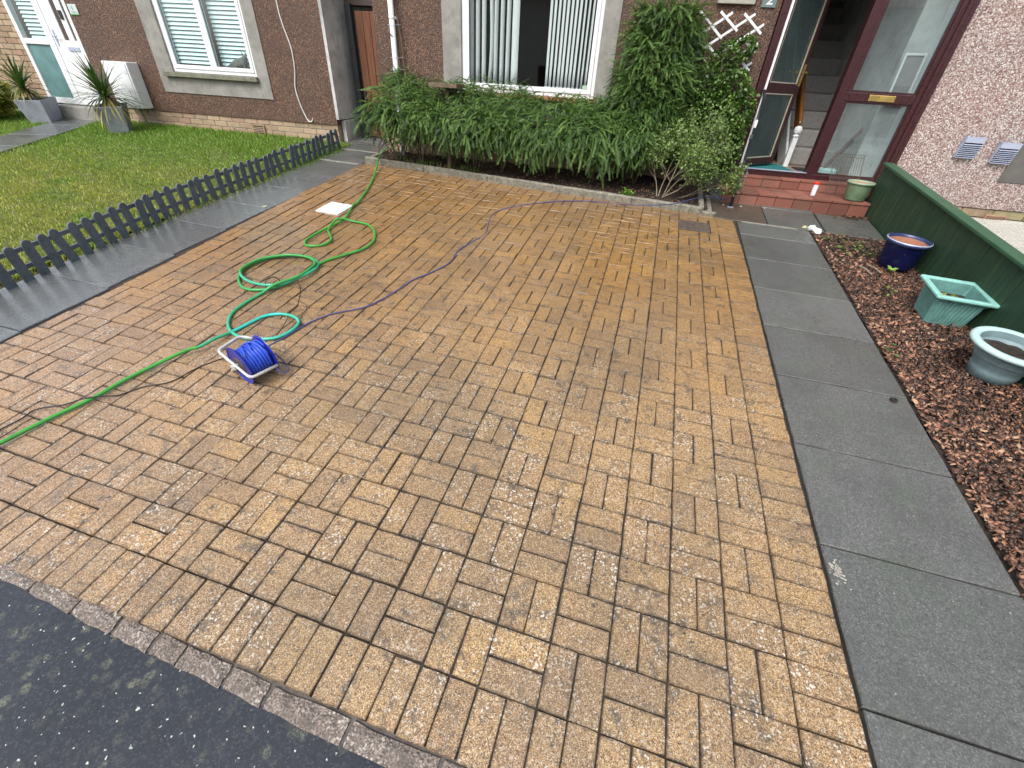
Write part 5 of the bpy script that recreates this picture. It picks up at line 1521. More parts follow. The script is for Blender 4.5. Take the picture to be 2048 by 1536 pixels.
# bird table rising from the hedge
BT = thing('bird_table', 'weathered wooden bird table tray on a post rising out of the hedge', 'bird table', T(-3.17, 5.66, gz(-3.17, 5.66)))
si = BT.matrix_world.inverted()
obj('post', MB().box(-3.185, -3.14, 5.64, 5.685, 0.56, 1.475), M_['wood'], BT, si)
TM = T(-3.17, 5.66, 1.50) @ RZ(R(-3))
obj('tray', MB().box(-0.165, 0.165, -0.125, 0.125, -0.018, -0.006), M_['wood'], BT, si @ TM)
for (a_, b_, c_, d_) in ((-0.18, 0.18, -0.140, -0.126), (-0.18, 0.18, 0.126, 0.140), (-0.18, -0.166, -0.125, 0.125), (0.166, 0.18, -0.125, 0.125)):
    obj('tray_edge', MB().box(a_, b_, c_, d_, -0.022, 0.020), M_['wood'], BT, si @ TM, bevel=0.002)
obj('feed', bumpy(-0.14, 0.14, -0.10, 0.10, -0.003, 14, 10, 0.003, 2), M_['blackrubber'], BT, si @ TM)

# litter, weeds and grass in the bed
def litter(name, pts, size, mat, label=None):
    n = len(pts)
    V, F, A = scatter(LVS, pts, rng.random(n) * 6.28, rng.normal(0, .3, n), rng.normal(0, .5, n), size, rng.random(n), rng.integers(0, 5, n))
    o = link(name, np_mesh(name, V, F, M_[mat], A), None, G); o['kind'] = 'stuff'; return o
n = 2600
x_ = -4.7 + 4.3 * rng.random(n); y_ = 4.96 + (x_ + 0.235) * (-0.068) + 0.06 + 0.7 * rng.random(n)
y_ = np.where(x_ > -1.6, y_, y_)
litter('leaf_litter', np.stack([x_, y_, 0.046 + 0.012 * rng.random(n)], -1), 0.012 + 0.022 * rng.random(n), 'deadleaf')
n = 260; x_ = rng.normal(1.0, .25, n); y_ = rng.normal(5.52, .05, n)
x_ = np.clip(x_, 0.3, 1.45); litter('step_litter', np.stack([x_ * 0.35 + 0.95, np.clip(y_, 5.40, 5.50) - 0.0, 0.012 + 0.01 * rng.random(n)], -1)[:130], 0.02 + 0.02 * rng.random(130), 'deadleaf')
grass_field('bed_grass', -4.6, -3.0, 4.96, 5.45, 1500, 0.03, 0.13, 0.006, lambda x, y: (np.sin(x * 9) + np.sin(y * 23 + x * 4) > -0.2) & (y > 5.0 - 0.068 * (x + 0.235)), M_['grass'])
grass_field('bed_weeds', -1.7, -0.5, 5.04, 5.16, 700, 0.01, 0.035, 0.008, lambda x, y: y > 5.01 - 0.068 * (x + 0.235), M_['grass'])
# weeds in the bark bed
wr = random.Random(77)
spots = [(0.86, 4.62), (1.0, 4.66), (1.12, 4.55), (0.92, 4.42), (1.05, 4.40), (1.14, 4.36), (0.88, 4.28), (1.05, 3.55), (0.77, 2.55)]
Pw = []
for (a_, b_) in spots:
    k = wr.randint(7, 16)
    for _ in range(k): Pw.append((a_ + wr.gauss(0, .03), b_ + wr.gauss(0, .035), 0.03 + abs(wr.gauss(0, .015))))
Pw = np.array(Pw)
n = len(Pw)
V, F, A = scatter(LVS, Pw, rng.random(n) * 6.28, rng.normal(0.1, .3, n), rng.normal(0, .3, n), 0.018 + 0.018 * rng.random(n), rng.random(n), rng.integers(0, 5, n))
o = link('weeds', np_mesh('weeds', V, F, M_['roundleaf'], A), None, G); o['kind'] = 'stuff'
seed = thing('seedling', 'bright green seedling with broad leaves at the foot of the cobalt pot', 'plant', G @ T(1.20, 3.98, 0.02))
obj('stem', MB().tube([(0, 0, 0), (0.0, 0, 0.03)], 0.003, 6), M_['limeleaf'], seed)
for a_, L in ((0.2, 0.06), (1.9, 0.06), (3.6, 0.05), (5.0, 0.05)):
    V, F = LVS[0]
    mb = MB().add([Vector(tuple(v)) * L for v in V], [tuple(int(i) for i in f) for f in F], 0.7)
    obj('leaf', mb, M_['limeleaf'], seed, T(0, 0, 0.028) @ RZ(a_) @ RY(R(-25)))
for k, (a_, b_, c_, d_) in enumerate(((0.965, 4.02, 1.03, 3.86), (1.055, 4.06, 1.12, 3.93))):
    tag(obj('dry_stalk', MB().tube([(a_, b_, 0.035), ((a_ + c_) / 2, (b_ + d_) / 2, 0.042), (c_, d_, 0.03)], [0.006, 0.007, 0.005], 6), M_['palebark'], None, G), ['pale dry stalk lying on the bark nearer the path', 'pale dry stalk lying on the bark nearer the cobalt pot'][k], 'stalk')

# cordylines in grey planters
def cordyline(parent, base, n, L, seed, up=1.0):
    r = random.Random(seed)
    for part, cnt, mat, drop in (('leaves', n, 'cordyline', 0.0), ('old_leaves', n // 3, 'oldleaf', 1.0)):
        mb = MB()
        for k in range(cnt):
            a_ = r.uniform(0, 6.28); el = r.uniform(0.15, 1.45) if not drop else r.uniform(-0.5, 0.2)
            LL = L * r.uniform(0.65, 1.05) * (0.8 if drop else 1); wd = 0.016 * r.uniform(0.8, 1.2)
            p = Vector(base) + Vector((0, 0, r.uniform(-0.02, 0.04))); d = Vector((math.cos(a_) * math.cos(el), math.sin(a_) * math.cos(el), math.sin(el)))
            sd = Vector((-math.sin(a_), math.cos(a_), 0)); V = []; N = 6
            for i in range(N + 1):
                t = i / N; q = wd * (1 - t ** 2.2) * (0.6 + 0.8 * min(1, t * 4)) * .7
                V += [tuple(p + sd * q), tuple(p - sd * q)]
                d = (d + Vector((0, 0, -0.07 - 0.10 * math.cos(el) * (1 + drop)))).normalized(); p = p + d * LL / N
            mb.add(V, [(2 * i, 2 * i + 1, 2 * i + 3, 2 * i + 2) for i in range(N)], r.random())
        obj(part, mb, M_[mat], parent)
def sq_planter(name, label, gx, gy, w0, w1, h, rz):
    t = thing(name, label, 'planter', G @ T(gx, gy, 0) @ RZ(rz))
    def lo(w_, z, ): return [(-w_ / 2, -w_ / 2, z), (w_ / 2, -w_ / 2, z), (w_ / 2, w_ / 2, z), (-w_ / 2, w_ / 2, z)]
    V = lo(w0, 0) + lo(w1, h) + lo(w1 - 0.03, h) + lo(w1 - 0.05, h - 0.05)
    F = [(0, 3, 2, 1)] + [(a_ * 4 + i, a_ * 4 + (i + 1) % 4, (a_ + 1) * 4 + (i + 1) % 4, (a_ + 1) * 4 + i) for a_ in range(3) for i in range(4)]
    obj('shell', MB().add(V, F), M_['grey_planter'], t, None, bevel=0.006)
    obj('compost', MB().box(-(w1 - .05) / 2, (w1 - .05) / 2, -(w1 - .05) / 2, (w1 - .05) / 2, h - 0.07, h - 0.045), M_['soil'], t)
    return t
sq_planter('square_planter', 'tapered grey square planter on the lawn in front of the white meter box', -9.05, 5.22, 0.24, 0.36, 0.36, R(40))
c1_ = thing('cordyline', 'spiky cordyline with yellowing lower leaves in front of the white meter box', 'plant', G @ T(-9.05, 5.22, 0.33))
obj('stem', MB().tube([(0, 0, 0), (0.01, 0, 0.12)], [0.025, 0.02], 8), M_['bark'], c1_)
cordyline(c1_, (0.01, 0, 0.12), 110, 0.62, 3)
sq_planter('square_planter', 'pale grey square planter left of the lawn path below the frosted glass', -10.62, 5.22, 0.30, 0.38, 0.33, R(25))
c2_ = thing('cordyline', 'spiky cordyline at the far left edge beside the beige brick wall', 'plant', G @ T(-10.66, 5.20, 0.30))
obj('stem', MB().tube([(0, 0, 0), (-0.03, 0, 0.16)], [0.03, 0.022], 8), M_['bark'], c2_)
cordyline(c2_, (-0.03, 0, 0.16), 80, 0.50, 5)
yb = thing('variegated_shrub', 'yellow and green leaved shrub at the far left edge of the lawn', 'shrub', G @ T(-11.5, 5.0, 0))
n = 1400; d = rng.standard_normal((n, 3)); d /= np.linalg.norm(d, axis=1)[:, None]
P = d * np.array([0.42, 0.42, 0.30]) * (0.6 + .4 * rng.random((n, 1))) + np.array([0, 0, 0.36])
leaf_obj('foliage', yb, None, P, 0.08 + 0.07 * rng.random(n), rng.random(n), 'yellowgreen', None, .6)
obj('stems', MB().tube([(0, 0, 0), (0.02, 0, 0.3)], 0.02, 6), M_['bark'], yb)

# ================================================================== OBJECTS ON THE PLOT
# picket fence along the lawn
PF = thing('picket_fence', 'low dark grey picket fence with rounded tops between the lawn and the slab path', 'fence', G @ T(-5.42, 3.4, 0))
si = PF.matrix_world.inverted() @ G
pr_ = random.Random(14)
fx = lambda y: -5.31 - 0.135 * sm(1.2, 3.0, y) - 0.06 * sm(3.5, 5.8, y)
def picket_mesh(r_):
    w_, h_, t_ = 0.068, 0.275, 0.018
    pts = [(-w_ / 2, 0), (w_ / 2, 0)] + [(w_ / 2 * math.cos(a_), h_ - w_ / 2 + w_ / 2 * math.sin(a_)) for a_ in [math.pi * i / 8 for i in range(9)]]
    # outline in local y-z, thickness in x
    return MB().prism(pts, -t_ / 2, t_ / 2, Matrix(((0, 0, 1, 0), (1, 0, 0, 0), (0, 1, 0, 0), (0, 0, 0, 1))))
pm = [picket_mesh(pr_).mesh('picket', M_['greypaint']) for _ in range(1)]
y = -0.0165 * 8.0 + 0.0 - 0.0050
while y < 5.78:
    o = link('picket', pm[0], PF, si @ T(fx(y), y + pr_.gauss(0, 0.004), -0.012 + pr_.gauss(0, .007)) @ RX(pr_.gauss(0, 0.045)) @ RY(pr_.gauss(0.0, 0.04)))
    md = o.modifiers.new('bevel', 'BEVEL'); md.width = 0.004; md.segments = 2; md.limit_method = 'ANGLE'; md.angle_limit = R(40)
    y += 0.1195
for z in (0.075, 0.195):
    ys_ = [-0.18 + 0.4 * i for i in range(15)] + [5.74]
    mb = MB()
    for a_, b_ in zip(ys_[:-1], ys_[1:]):
        for (q0, q1) in (((a_, fx(a_)), (b_, fx(b_))),):
            V = [(q0[1] - 0.030, q0[0], z), (q0[1] - 0.0105, q0[0], z), (q0[1] - 0.0105, q0[0], z + .03), (q0[1] - 0.030, q0[0], z + .03),
                 (q1[1] - 0.030, q1[0], z), (q1[1] - 0.0105, q1[0], z), (q1[1] - 0.0105, q1[0], z + .03), (q1[1] - 0.030, q1[0], z + .03)]
            mb.add(V, [(0, 1, 5, 4), (1, 2, 6, 5), (2, 3, 7, 6), (3, 0, 4, 7)])
    obj('rail', mb, M_['greypaint'], PF, si)

# green boarded fence on the right boundary
GF = thing('boarded_fence', 'dark green boarded fence with a flat top rail running beside the bark bed', 'fence', G @ T(1.49, 3.2, 0))
si = GF.matrix_world.inverted() @ G
gr = random.Random(15)
y = 5.86
while y > 0.2:
    wd = 0.095 + gr.uniform(-.004, .004)
    mb = MB().box(1.484 + gr.uniform(-.002, .002), 1.500, y - wd + 0.004, y, -0.03, 0.492)
    mb.box(1.478, 1.4835, y - wd + 0.004, y - wd + 0.022, -0.03, 0.492) if False else None
    obj('board', mb, M_['greenfence'], GF, si, bevel=0.004)
    y -= wd
obj('backing_rail', MB().box(1.501, 1.535, 0.2, 5.86, 0.36, 0.43).box(1.501, 1.535, 0.2, 5.86, 0.08, 0.15), M_['greenfence'], GF, si)
obj('top_rail', MB().box(1.462, 1.572, 2.45, 5.885, 0.493, 0.520), M_['greencap'], GF, si, bevel=0.006)
obj('top_rail', MB().box(1.460, 1.570, 0.2, 2.445, 0.495, 0.523), M_['greencap'], GF, si, bevel=0.006)
for yy in (0.5, 2.5, 4.2, 5.80): obj('post', MB().box(1.536, 1.60, yy - .04, yy + .04, -0.05, 0.490), M_['greenfence'], GF, si)

# pots
def soil_disc(t, r, z, mat='soil', seed=1):
    r_ = random.Random(seed); mb = MB(); V = [(0, 0, z + 0.004)]; F = []
    n = 22
    for k, rr in enumerate((0.35, 0.7, 1.0)):
        for i in range(n):
            a_ = 2 * math.pi * i / n; V.append((r * rr * math.cos(a_), r * rr * math.sin(a_), z + r_.uniform(-.005, .006)))
    for i in range(n): F.append((0, 1 + i, 1 + (i + 1) % n))
    for k in range(2):
        for i in range(n):
            F.append((1 + k * n + i, 1 + (k + 1) * n + i, 1 + (k + 1) * n + (i + 1) % n, 1 + k * n + (i + 1) % n))
    obj('compost', mb.add(V, F), M_[mat], t, None, smooth=True)
P1 = thing('blue_pot', 'glazed cobalt blue pot with bare clay inside standing against the green fence', 'pot', G @ T(1.295, 4.17, 0.012) @ RX(R(-2)))
obj('body', MB().lathe([(0.10, 0), (0.128, 0.004), (0.134, 0.03), (0.146, 0.12), (0.155, 0.20), (0.157, 0.222)], 40), M_['bluepot'], P1, smooth=True)
obj('rim', MB().lathe([(0.157, 0.222), (0.168, 0.226), (0.171, 0.238), (0.168, 0.250), (0.160, 0.254), (0.152, 0.250), (0.148, 0.228)], 40), plain('blue_rim_glaze', (0.03, 0.045, 0.13), 0.25), P1, smooth=True)
obj('rim_edge', MB().lathe([(0.1695, 0.2482), (0.167, 0.2535), (0.1625, 0.2552)], 40), M_['silver'], P1, smooth=True)
obj('inside', MB().lathe([(0.148, 0.229), (0.142, 0.15), (0.138, 0.12)], 40), M_['clay'], P1, smooth=True)
obj('inside_floor', MB().lathe([(0.138, 0.155), (0.001, 0.150)], 30), M_['clay'], P1)
r_ = random.Random(5); mb = MB()
for k in range(26): mb.ball((r_.gauss(-0.0, .03) + .0, r_.gauss(-.05, .028), 0.158 + r_.uniform(0, .02)), r_.uniform(.010, .02), 6, 4, (1.2, 1, .7))
obj('compost', mb, M_['soil'], P1)
GP = thing('green_pot', 'green glazed pot standing at the right end of the lower red step', 'pot', T(1.775, 5.60, 0.653))
obj('body', MB().lathe([(0.08, 0), (0.100, 0.003), (0.104, 0.02), (0.119, 0.12), (0.126, 0.178)], 32), M_['greenpot'], GP, smooth=True)
obj('rim', MB().lathe([(0.126, 0.173), (0.137, 0.178), (0.141, 0.191), (0.134, 0.201), (0.122, 0.200), (0.115, 0.182)], 32), plain('pale_green_rim', (0.24, 0.33, 0.22), 0.4, 0, 0.1, 20), GP, smooth=True)
soil_disc(GP, 0.118, 0.184, 'clay', 3)
P3 = thing('pale_pot', 'round pale blue plastic pot with a broad rim nearest the camera on the bark bed', 'pot', G @ T(1.325, 2.545, 0.012))
obj('body', MB().lathe([(0.09, 0), (0.116, 0.003), (0.124, 0.05), (0.127, 0.065), (0.123, 0.075), (0.135, 0.10), (0.150, 0.15), (0.163, 0.185), (0.176, 0.190), (0.178, 0.205)], 48), M_['palepot'], P3, smooth=True)
obj('rim', MB().lathe([(0.178, 0.200), (0.203, 0.203), (0.215, 0.210), (0.220, 0.221), (0.214, 0.233), (0.200, 0.238), (0.178, 0.236), (0.170, 0.226)], 48), M_['palerim'], P3, smooth=True)
obj('inside', MB().lathe([(0.171, 0.228), (0.160, 0.17), (0.155, 0.14)], 48), M_['palepot'], P3, smooth=True)
soil_disc(P3, 0.160, 0.165, 'soil', 8)
P2 = thing('square_teal_pot', 'square teal fluted plastic planter between the cobalt pot and the round pale pot', 'planter', G @ T(1.315, 3.275, 0.010) @ RZ(R(-3)))
def rsq(w_, z, c=0.22, n=4):       # square ring with cut corners and flutes
    out = []
    h = w_ / 2; k = c * h
    pts = [(h - k, -h), (h, -h + k), (h, h - k), (h - k, h), (-h + k, h), (-h, h - k), (-h, -h + k), (-h + k, -h)]
    return [(p[0], p[1], z) for p in pts]
def fluted(w_, z, c, amp):
    P = rsq(w_, z, c); out = []
    for i in range(8):
        a_, b_ = Vector(P[i]), Vector(P[(i + 1) % 8])
        m_ = 2 if i % 2 == 0 else 40
        nrm = Vector(((b_ - a_).y, -(b_ - a_).x, 0)).normalized()
        for j in range(m_):
            t = j / m_; q = a_.lerp(b_, t)
            if m_ > 2 and amp: q = q + nrm * (amp if (j % 4) in (1, 2) else -amp)
            out.append(tuple(q))
    return out
rings = [fluted(0.235, 0, 0.16, 0), fluted(0.255, 0.004, 0.16, 0), fluted(0.258, 0.02, 0.16, .0012), fluted(0.300, 0.185, 0.16, .0018), fluted(0.303, 0.19, 0.14, 0), fluted(0.318, 0.196, 0.12, 0), fluted(0.322, 0.212, 0.10, 0)]
n = len(rings[0]); V = [p for r_ in rings for p in r_]
mb = MB().add(V, [(k * n + i, k * n + (i + 1) % n, (k + 1) * n + (i + 1) % n, (k + 1) * n + i) for k in range(len(rings) - 1) for i in range(n)])
obj('body', mb, M_['tealpot'], P2)
def ringset(specs): return [rsq(w_, z, c) for w_, z, c in specs]
rg = ringset([(0.320, 0.211, .08), (0.366, 0.216, .05), (0.372, 0.224, .05), (0.370, 0.234, .05), (0.356, 0.238, .05), (0.300, 0.236, .06), (0.292, 0.226, .06)])
V = [p for r_ in rg for p in r_]
obj('rim', MB().add(V, [(k * 8 + i, k * 8 + (i + 1) % 8, (k + 1) * 8 + (i + 1) % 8, (k + 1) * 8 + i) for k in range(6) for i in range(8)]), M_['tealrim'], P2, bevel=0.002)
rg = ringset([(0.293, 0.228, .06), (0.262, 0.12, .1)])
V = [p for r_ in rg for p in r_]
obj('inside', MB().add(V, [(i, (i + 1) % 8, 8 + (i + 1) % 8, 8 + i) for i in range(8)]), M_['tealpot'], P2)
obj('compost', bumpy(-0.135, 0.135, -0.135, 0.135, 0.145, 14, 14, 0.006, 9), M_['soil'], P2, smooth=True)
k_ = np.stack([rng.normal(-.03, .05, 36), rng.normal(0.02, .04, 36), 0.155 + np.abs(rng.normal(0, .015, 36))], -1)
leaf_obj('sprig', P2, None, k_, 0.012 + 0.02 * rng.random(36), rng.random(36), 'yellowgreen', None, .5)['kind'] = 'stuff'

# things on and by the step
CN = thing('tube_tub', 'small white tub with a bright red lid standing on the lower step', 'tub', T(1.355, 5.665, 0.653) @ RX(R(-4)))
obj('body', MB().lathe([(0.001, 0), (0.026, 0.0), (0.027, 0.004), (0.027, 0.128)], 20), M_['white'], CN, smooth=True)
obj('lid', MB().lathe([(0.028, 0.120), (0.033, 0.122), (0.034, 0.140), (0.028, 0.146), (0.001, 0.147)], 14), M_['red'], CN)
RK = thing('wire_rack', 'rusty wire rack leaning against the side panel behind the green pot', 'rack', T(1.65, 5.86, 0.653))
RM = T(1.545, 5.80, 0.664) @ RX(R(-27))
mb = MB().tube([(0, 0, 0), (0.325, 0, 0), (0.325, 0, 0.46), (0, 0, 0.46)], 0.0035, 6, closed=True)
obj('frame', mb, M_['chrome'], RK, RK.matrix_world.inverted() @ RM)
for k in range(13):
    obj('wire', MB().tube([(0.025 * (k + 1) - 0.012, -0.003, 0), (0.025 * (k + 1) - 0.012, -0.003, 0.46)], 0.0024, 5), M_['chrome'], RK, RK.matrix_world.inverted() @ RM)
for z in (0.15, 0.19, 0.43):
    obj('cross_wire', MB().tube([(0, 0.003, z), (0.325, 0.003, z)], 0.0032, 5), M_['chrome'], RK, RK.matrix_world.inverted() @ RM)
# black pole leaning by the door
b0 = gw(-0.026, 5.331, 0.006); t0 = Vector((0.556, 6.015, 1.60))
PL = thing('black_pole', 'black pole with a white band leaning between the flagstones and the door frame', 'pole', T(*b0))
dd = t0 - b0
obj('lower_shaft', MB().tube([dd * 0.012, dd * 0.62], 0.0165, 12), M_['black'], PL, smooth=True)
obj('collar', MB().tube([dd * 0.60, dd * 0.64], 0.020, 12), M_['black'], PL)
obj('upper_shaft', MB().tube([dd * 0.62, dd * 1.0], 0.0125, 12), M_['black'], PL, smooth=True)
obj('white_band', MB().tube([dd * 0.705, dd * 0.775], 0.0145, 12), M_['white'], PL, smooth=True)
obj('top_hook', MB().tube([dd * 0.985, dd * 1.02 + Vector((-.02, -.01, 0.02)), dd * 1.0 + Vector((-.05, -.02, .035))], [0.014, 0.016, 0.012], 10), M_['black'], PL)
obj('foot_plate', MB().box(-0.032, 0.032, -0.014, 0.014, -0.002, 0.004), M_['silver'], PL, RZ(0.1))

# white utility cover and the iron drain grate set in the paving
DC = thing('access_cover', 'white painted square access cover in the paving beside the green hose', 'cover', G @ T(-4.153, 3.58, 0))
r_ = random.Random(2); pts = []
for (xa, ya, xb, yb) in ((-.14, -.145, .145, -.15), (.145, -.15, .14, .14), (.14, .14, -.135, .15), (-.135, .15, -.14, -.145)):
    for k in range(9):
        t = k / 9; pts.append((xa + (xb - xa) * t + r_.uniform(-.007, .007), ya + (yb - ya) * t + r_.uniform(-.007, .007)))
obj('plate', MB().prism(pts, -0.02, 0.0055), M_['paper'], DC)
DG = thing('drain_cover', 'worn rusty rectangular drain cover near the right end of the edging', 'drain cover', G @ T(-0.443, 4.555, 0))
obj('plate', MB().box(-0.158, 0.155, -0.130, 0.130, -0.02, 0.002), M_['iron'], DG, bevel=0.004)
mb = MB(); r_ = random.Random(3)
for i in range(9):
    for j in range(7):
        mb.box(-0.14 + i * 0.032, -0.122 + i * 0.032, -0.115 + j * 0.034, -0.097 + j * 0.034, 0.0021, 0.0055)
obj('tread_pattern', mb, M_['iron'], DG)
# crumpled tissue, droppings, small round lid mark
TI = thing('crumpled_tissue', 'crumpled white tissue on the corner of the slab at the top of the bark bed', 'litter', G @ T(0.765, 4.905, 0.0))
def crumple(c, r, sd, sc_=(1, 1, 1)):
    rr = random.Random(sd); mb = MB().ball(c, r, 12, 8, sc_)
    mb.v = [(v[0] + rr.uniform(-1, 1) * r * .28, v[1] + rr.uniform(-1, 1) * r * .28, max(0.001, v[2] + rr.uniform(-1, 1) * r * .28)) for v in mb.v]
    return mb
obj('wad', crumple((0, 0, .022), .036, 1, (1.1, .9, .75)), M_['tissue'], TI)
obj('wad', crumple((0.035, -0.06, .018), .040, 2, (1, 1, .6)), M_['tissue'], TI)
obj('wad', crumple((-0.06, 0.03, .014), .022, 3, (1.5, .6, .6)), plain('yellowed_tissue', (0.62, 0.60, 0.36), 0.9), TI)
tag(obj('dark_clod', crumple((0, 0, .008), .018, 5, (1.2, .9, .6)), M_['soil'], None, G @ T(0.648, 2.07, 0.001)), 'small dark clod lying on the right slab path', 'clod')
tag(obj('round_lid', MB().lathe([(0.028, 0), (0.028, 0.004), (0.001, 0.005)], 20), M_['cement'], None, G @ T(-4.83, 3.34, 0.003)), 'small pale round disc near the paving edge of the left slab path', 'disc')
rp = random.Random(44)
for (x_, y_, r0, lab) in ((0.10, 5.40, 0.010, 'pale pebble on the flagstone just right of the foot of the black pole'), (-0.10, 5.37, 0.009, 'pale pebble on the flagstone just left of the foot of the black pole'), (0.36, 5.44, 0.012, 'pale pebble against the red step at the joint of two flagstones')):
    tag(obj('pebble', crumple((0, 0, r0 * .4), r0, rp.randint(0, 999), (1.2, .9, .6)), M_['pebble'], None, G @ T(x_, y_, 0.004)), lab, 'pebble', 'pebbles at the foot of the step')
# lichen crust on the right path edge
mb = MB(); r_ = random.Random(19)
for k in range(60):
    x_, y_ = 0.055 + r_.gauss(0, .012), 0.80 + r_.gauss(0, .026); q = r_.uniform(.002, .006)
    mb.prism([(x_ + q * math.cos(a_) * r_.uniform(.7, 1.2), y_ + q * math.sin(a_) * r_.uniform(.7, 1.2)) for a_ in [i * 1.047 for i in range(6)]], 0.0, 0.0016)
tag(obj('lichen_crust', mb, M_['cement'], None, G), kind='stuff')

# ------------------------------------------------------------------ hose, cables and reel
def colored_tube(name, pts, r, mat, vals, n=10):
    mb = MB().tube(pts, r, n); m_ = len(pts)
    a_ = []
    for i in range(m_ - 1): a_ += [vals[min(i, len(vals) - 1)]] * n
    a_ += [vals[0], vals[-1]]
    mb.a = a_
    return mb
HOSE = [(-4.592, 5.859), (-4.749, 5.847), (-4.704, 5.650), (-4.552, 5.231), (-4.422, 4.927), (-4.266, 4.550), (-4.109, 4.141), (-4.002, 3.801), (-3.991, 3.686), (-3.863, 3.331), (-3.865, 3.104), (-3.881, 2.900), (-3.881, 2.752), (-3.828, 2.667), (-3.748, 2.664), (-3.679, 2.725), (-3.679, 2.832), (-3.767, 2.945), (-3.843, 3.032), (-3.877, 3.196), (-3.840, 3.268), (-3.750, 3.304), (-3.587, 3.286), (-3.459, 3.200), (-3.371, 3.078), (-3.312, 2.941), (-3.307, 2.780), (-3.384, 2.617), (-3.451, 2.497), (-3.486, 2.382), (-3.497, 2.234), (-3.512, 1.989), (-3.618, 1.866), (-3.746, 1.843), (-3.871, 1.922), (-3.952, 2.033), (-3.989, 2.150), (-3.933, 2.321), (-3.809, 2.421), (-3.668, 2.465), (-3.548, 2.428), (-3.477, 2.356), (-3.432, 2.240), (-3.453, 2.106), (-3.514, 1.963), (-3.639, 1.908), (-3.792, 1.926), (-3.919, 2.000), (-3.973, 2.099), (-3.953, 2.262), (-3.808, 2.400), (-3.648, 2.431), (-3.528, 2.386), (-3.458, 2.277), (-3.457, 2.087), (-3.531, 1.923), (-3.582, 1.824), (-3.595, 1.674), (-3.580, 1.544), (-3.519, 1.438), (-3.432, 1.362), (-3.329, 1.326), (-3.221, 1.335), (-3.108, 1.388), (-3.067, 1.481), (-3.076, 1.579), (-3.143, 1.635), (-3.257, 1.641), (-3.344, 1.582), (-3.376, 1.490), (-3.409, 1.358), (-3.426, 1.239), (-3.450, 1.134), (-3.493, 1.076), (-3.600, 0.808), (-3.628, 0.603), (-3.677, 0.448), (-3.709, 0.316), (-3.728, 0.235), (-3.772, 0.102)]
CAB = [(-3.098, 1.313), (-3.067, 1.423), (-3.040, 1.570), (-2.997, 1.691), (-2.927, 1.793), (-2.787, 1.923), (-2.718, 2.093), (-2.672, 2.290), (-2.648, 2.422), (-2.562, 2.603), (-2.497, 2.817), (-2.521, 3.045), (-2.474, 3.300), (-2.425, 3.511), (-2.474, 3.740), (-2.527, 3.988), (-2.490, 4.181), (-2.331, 4.418), (-2.042, 4.665), (-1.667, 4.861), (-1.267, 4.919), (-0.927, 4.953)]
CABH = [(-0.933, 4.653), (-0.699, 4.836), (-0.425, 5.224), (-0.218, 5.508), (-0.075, 5.530), (0.029, 5.554)]
BLK = [(-3.247, 1.142), (-3.335, 0.997), (-3.373, 0.855), (-3.479, 0.768), (-3.534, 0.683), (-3.640, 0.584), (-3.823, 0.468), (-3.828, 0.389), (-3.845, 0.303), (-3.882, 0.200)]
WA = [(-3.587, 1.993), (-3.485, 1.923), (-3.313, 1.853), (-3.182, 1.804), (-3.126, 1.668), (-3.102, 1.512), (-3.102, 1.366)]
WB = [(-3.436, 2.050), (-3.368, 1.983), (-3.244, 1.781), (-3.233, 1.684), (-3.155, 1.564), (-3.117, 1.408)]

hz_ = [0.016] * len(HOSE)
for i in range(0, 4): hz_[i] = [0.03, 0.07, 0.085, 0.095][i]
hz_[4] = 0.05
hz_[0] = 0.06
for i in (10, 11): hz_[i] = 0.020
for i in (19, 20): hz_[i] = 0.040
for i in range(31, 36): hz_[i] = 0.018
for i in range(42, 48): hz_[i] = 0.036
for i in range(48, 53): hz_[i] = 0.034
for i in range(53, 56): hz_[i] = 0.050
for i in range(71, 74): hz_[i] = 0.034
HP = [(p[0], p[1], h) for p, h in zip(HOSE, hz_)]
HP = [(-4.44, 5.80, 0.03)] + HP + [(-3.90, -0.25, 0.010), (-4.10, -0.8, 0.008), (-4.45, -1.4, 0.02)]
HC = catmull(HP, 7)
vals = []
for i in range(len(HC)):
    k = i / 7
    if k < 32: v = 0.25 + 0.12 * math.sin(k)
    elif k < 41: v = 0.55
    elif k < 48: v = 0.74
    elif k < 56: v = 0.52
    elif k < 62: v = 0.60 + (k - 56) * 0.03
    elif k < 68: v = 0.82
    elif k < 71: v = 1.0
    elif k < 73: v = 0.7
    else: v = 0.22
    vals.append(v)
hs = thing('garden_hose', 'green garden hose lying in loops across the driveway', 'hose', G @ T(-3.7, 2.3, 0))
hi = hs.matrix_world.inverted() @ G
obj('hose', colored_tube('hose', HC, 0.0105, None, vals), M_['hose'], hs, hi, smooth=True)
CP = [(p[0], p[1], 0.0065) for p in CAB[:21]] + [(CABH[0][0] - .12, CABH[0][1] + .06, 0.085), (CABH[1][0], CABH[1][1] + .02, 0.10), (-0.425, 5.224, 0.09), (-0.218, 5.48, 0.05), (-0.13, 5.47, 0.04), (-0.01, 5.40, 0.10), (0.03, 5.44, 0.2), (0.05, 5.50, 0.30), (0.045, 5.56, 0.42)]
CP = [(-3.0, 1.18, 0.11), (-3.06, 1.235, 0.05)] + CP
tag(obj('indigo_cable', MB().tube(catmull(CP, 6), 0.0052, 8), M_['cablepurple'], None, G, smooth=True), 'thin indigo cable winding across the paving to the black pole', 'cable')
BP = [(-3.05, 1.12, 0.03), (-3.16, 1.13, 0.006)] + [(p[0], p[1], 0.0045) for p in BLK[:4]] + [(p[0], p[1], 0.0045) for p in BLK[4:]] + [(-3.98, -0.15, 0.004), (-4.2, -0.5, 0.0), (-4.5, -1.0, 0.002)]
bp = catmull(BP, 6)
